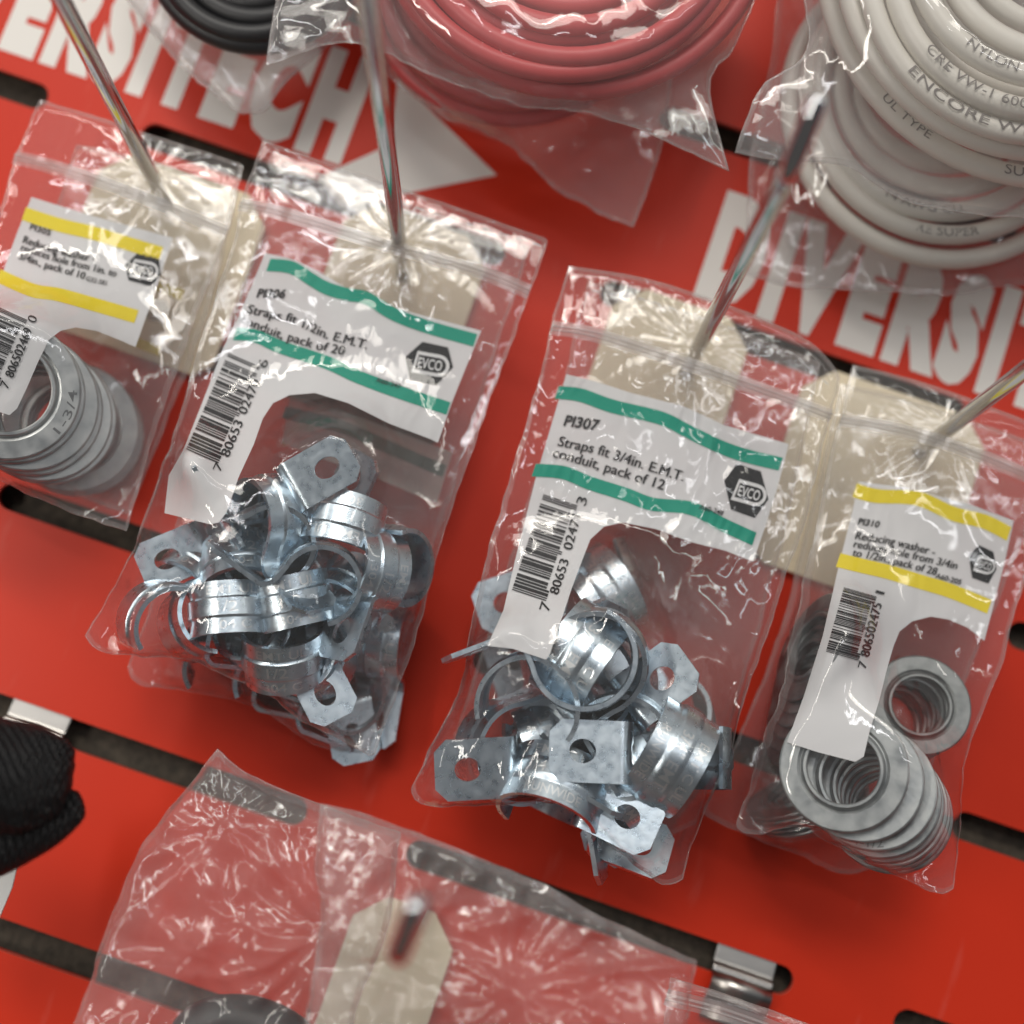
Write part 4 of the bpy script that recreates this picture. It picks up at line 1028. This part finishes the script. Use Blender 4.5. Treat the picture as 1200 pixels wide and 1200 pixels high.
cbag('cloudy clear bag around the black cable coil over the white letters', [blkm], mf=M['film_milky'],
     T=[(120, -200), (280, -200), (450, -200)], L=[(120, -200), (130, -50), (150, 0), (205, 70)], R=[(450, -200), (420, 0), (330, 100)],
     B=[(205, 70), (240, 100), (280, 130), (310, 128), (330, 100)], c_top=24, c_bot=18, seed=79, wr=0.3, wl_=8, crumple=0.4, res=1.2)

# ------------------------------------------------------------------ crumpled bags at the bottom
def disc_ring(px, py, c, R, r, label):
    a, b = W(px, py, c); t = np.linspace(0, 2*math.pi, 60, endpoint=False)
    V, Fs = sweep(np.stack([a+R*np.cos(t), b+R*0.6*np.sin(t), c+0*t], 1), r, 12, closed=True)
    o = mesh_obj('black_fitting', V, Fs, M['rubber']); props(o, label, 'fitting'); return o
ft = disc_ring(292, 1243, 44, 13, 5, 'black rubber ring at the bottom of the large crumpled bag')
bagC = Bag(objs=[ft], T=[(255, 878), (290, 905), (375, 942), (470, 975)], L=[(255, 878), (186, 968), (157, 1012), (120, 1110), (60, 1290)],
           R=[(470, 975), (455, 1080), (420, 1180), (380, 1330)], B=[(60, 1290), (200, 1310), (380, 1330)], c_top=42, c_bot=54, seed=83, wr=0.16, wl_=8, crumple=0.9, res=0.8, folds=[(262, 965, 2.4, 11, 44), (380, 1090, 2.8, 13, 50), (235, 1110, 2.0, 8, 40)])
make_bag('clear_bag', bagC, 'crumpled clear bag with its pointed corner at the lower left', 'clear bag', 'crumpled clear bags at the bottom', M['film_thick'])
bagD = Bag(objs=[], T=[(376, 942), (440, 958), (530, 992), (640, 1038), (700, 1072), (816, 1126)], L=[(376, 942), (372, 1020), (376, 1080), (340, 1300)],
           R=[(816, 1126), (806, 1180), (780, 1330)], B=[(340, 1300), (500, 1310), (780, 1330)], c_top=56, c_bot=66, seed=89, wr=0.16, wl_=8, crumple=0.7, res=0.7, folds=[(470, 1120, 2.6, 13, 48), (598, 1158, 3.2, 17, 64), (735, 1130, 2.0, 10, 40), (385, 1140, 2.2, 10, 40)])
make_bag('clear_bag', bagD, 'wide crumpled clear bag pierced by the end-on peg hook at bottom', 'clear bag', 'crumpled clear bags at the bottom', M['film_thick'])
bagE = Bag(objs=[], T=[(786, 1146), (850, 1165), (960, 1205)], L=[(786, 1146), (770, 1250), (750, 1330)], R=[(960, 1205), (940, 1280), (920, 1340)],
           B=[(750, 1330), (920, 1340)], c_top=30, c_bot=32, seed=97, wr=0.3, wl_=7, crumple=0.3, res=1.0)
make_bag('zip_bag', bagE, 'top of a clear zip bag just below the bright clip at bottom right', 'zip bag', GB, M['film'], [(780, 1168), (850, 1186), (950, 1222)])

# ------------------------------------------------------------------ black webbing and card at the left edge
def px3(px, py, c): a, b = W(px, py, c); return (float(a), float(b), c)
pw = smooth_path([px3(-90, 905, 60), px3(-30, 905, 62), (px3(20, 912, 62)), px3(55, 915, 61), px3(84, 918, 60)], 44)
rad = np.interp(np.linspace(0, 1, 44), [0, 0.6, 0.86, 0.95, 0.985, 1], [11.5, 11.0, 8.6, 6.6, 4.4, 1.5])
V, Fs = sweep(pw, rad, 32, sq=0.8)
a_ = V[:, 0]; b_ = V[:, 1]; V[:, 2] += 0.5*np.sin(b_*1.9)+0.3*gnoise(a_/3, b_/3, 3); V[:, 1] += 0.5*gnoise(a_/5, V[:, 2]/5, 6)
t = empty('webbing_strap', px3(20, 915, 60)); props(t, 'folded black woven webbing strap poking in at the left edge', 'webbing strap')
mesh_obj('strap_roll', V, Fs, M['web'], t)
pw = smooth_path([px3(-60, 1005, 56), px3(0, 985, 58), px3(50, 962, 60), px3(80, 948, 60), px3(97, 942, 60)], 36)
rad = np.interp(np.linspace(0, 1, 36), [0, 0.5, 0.85, 0.96, 1], [7.5, 5.8, 3.6, 2.6, 0.8])
V, Fs = sweep(pw, rad, 24, sq=0.7); mesh_obj('strap_end', V, Fs, M['web'], t)
cv = [px3(-60, 1015, 36), px3(27, 985, 36), px3(14, 1040, 36), px3(-2, 1078, 36), px3(-60, 1085, 36)]
V = [list(q) for q in cv]+[[q[0], q[1], 35.4] for q in cv]
Fs = [tuple(range(5)), (9, 8, 7, 6, 5)]+[(i, (i+1) % 5, 5+(i+1) % 5, 5+i) for i in range(5)]
o = mesh_obj('price_card', V, Fs, M['card'], smooth=False); props(o, 'plain white card edge below the black webbing at left', 'card')
bpy.context.view_layer.update()
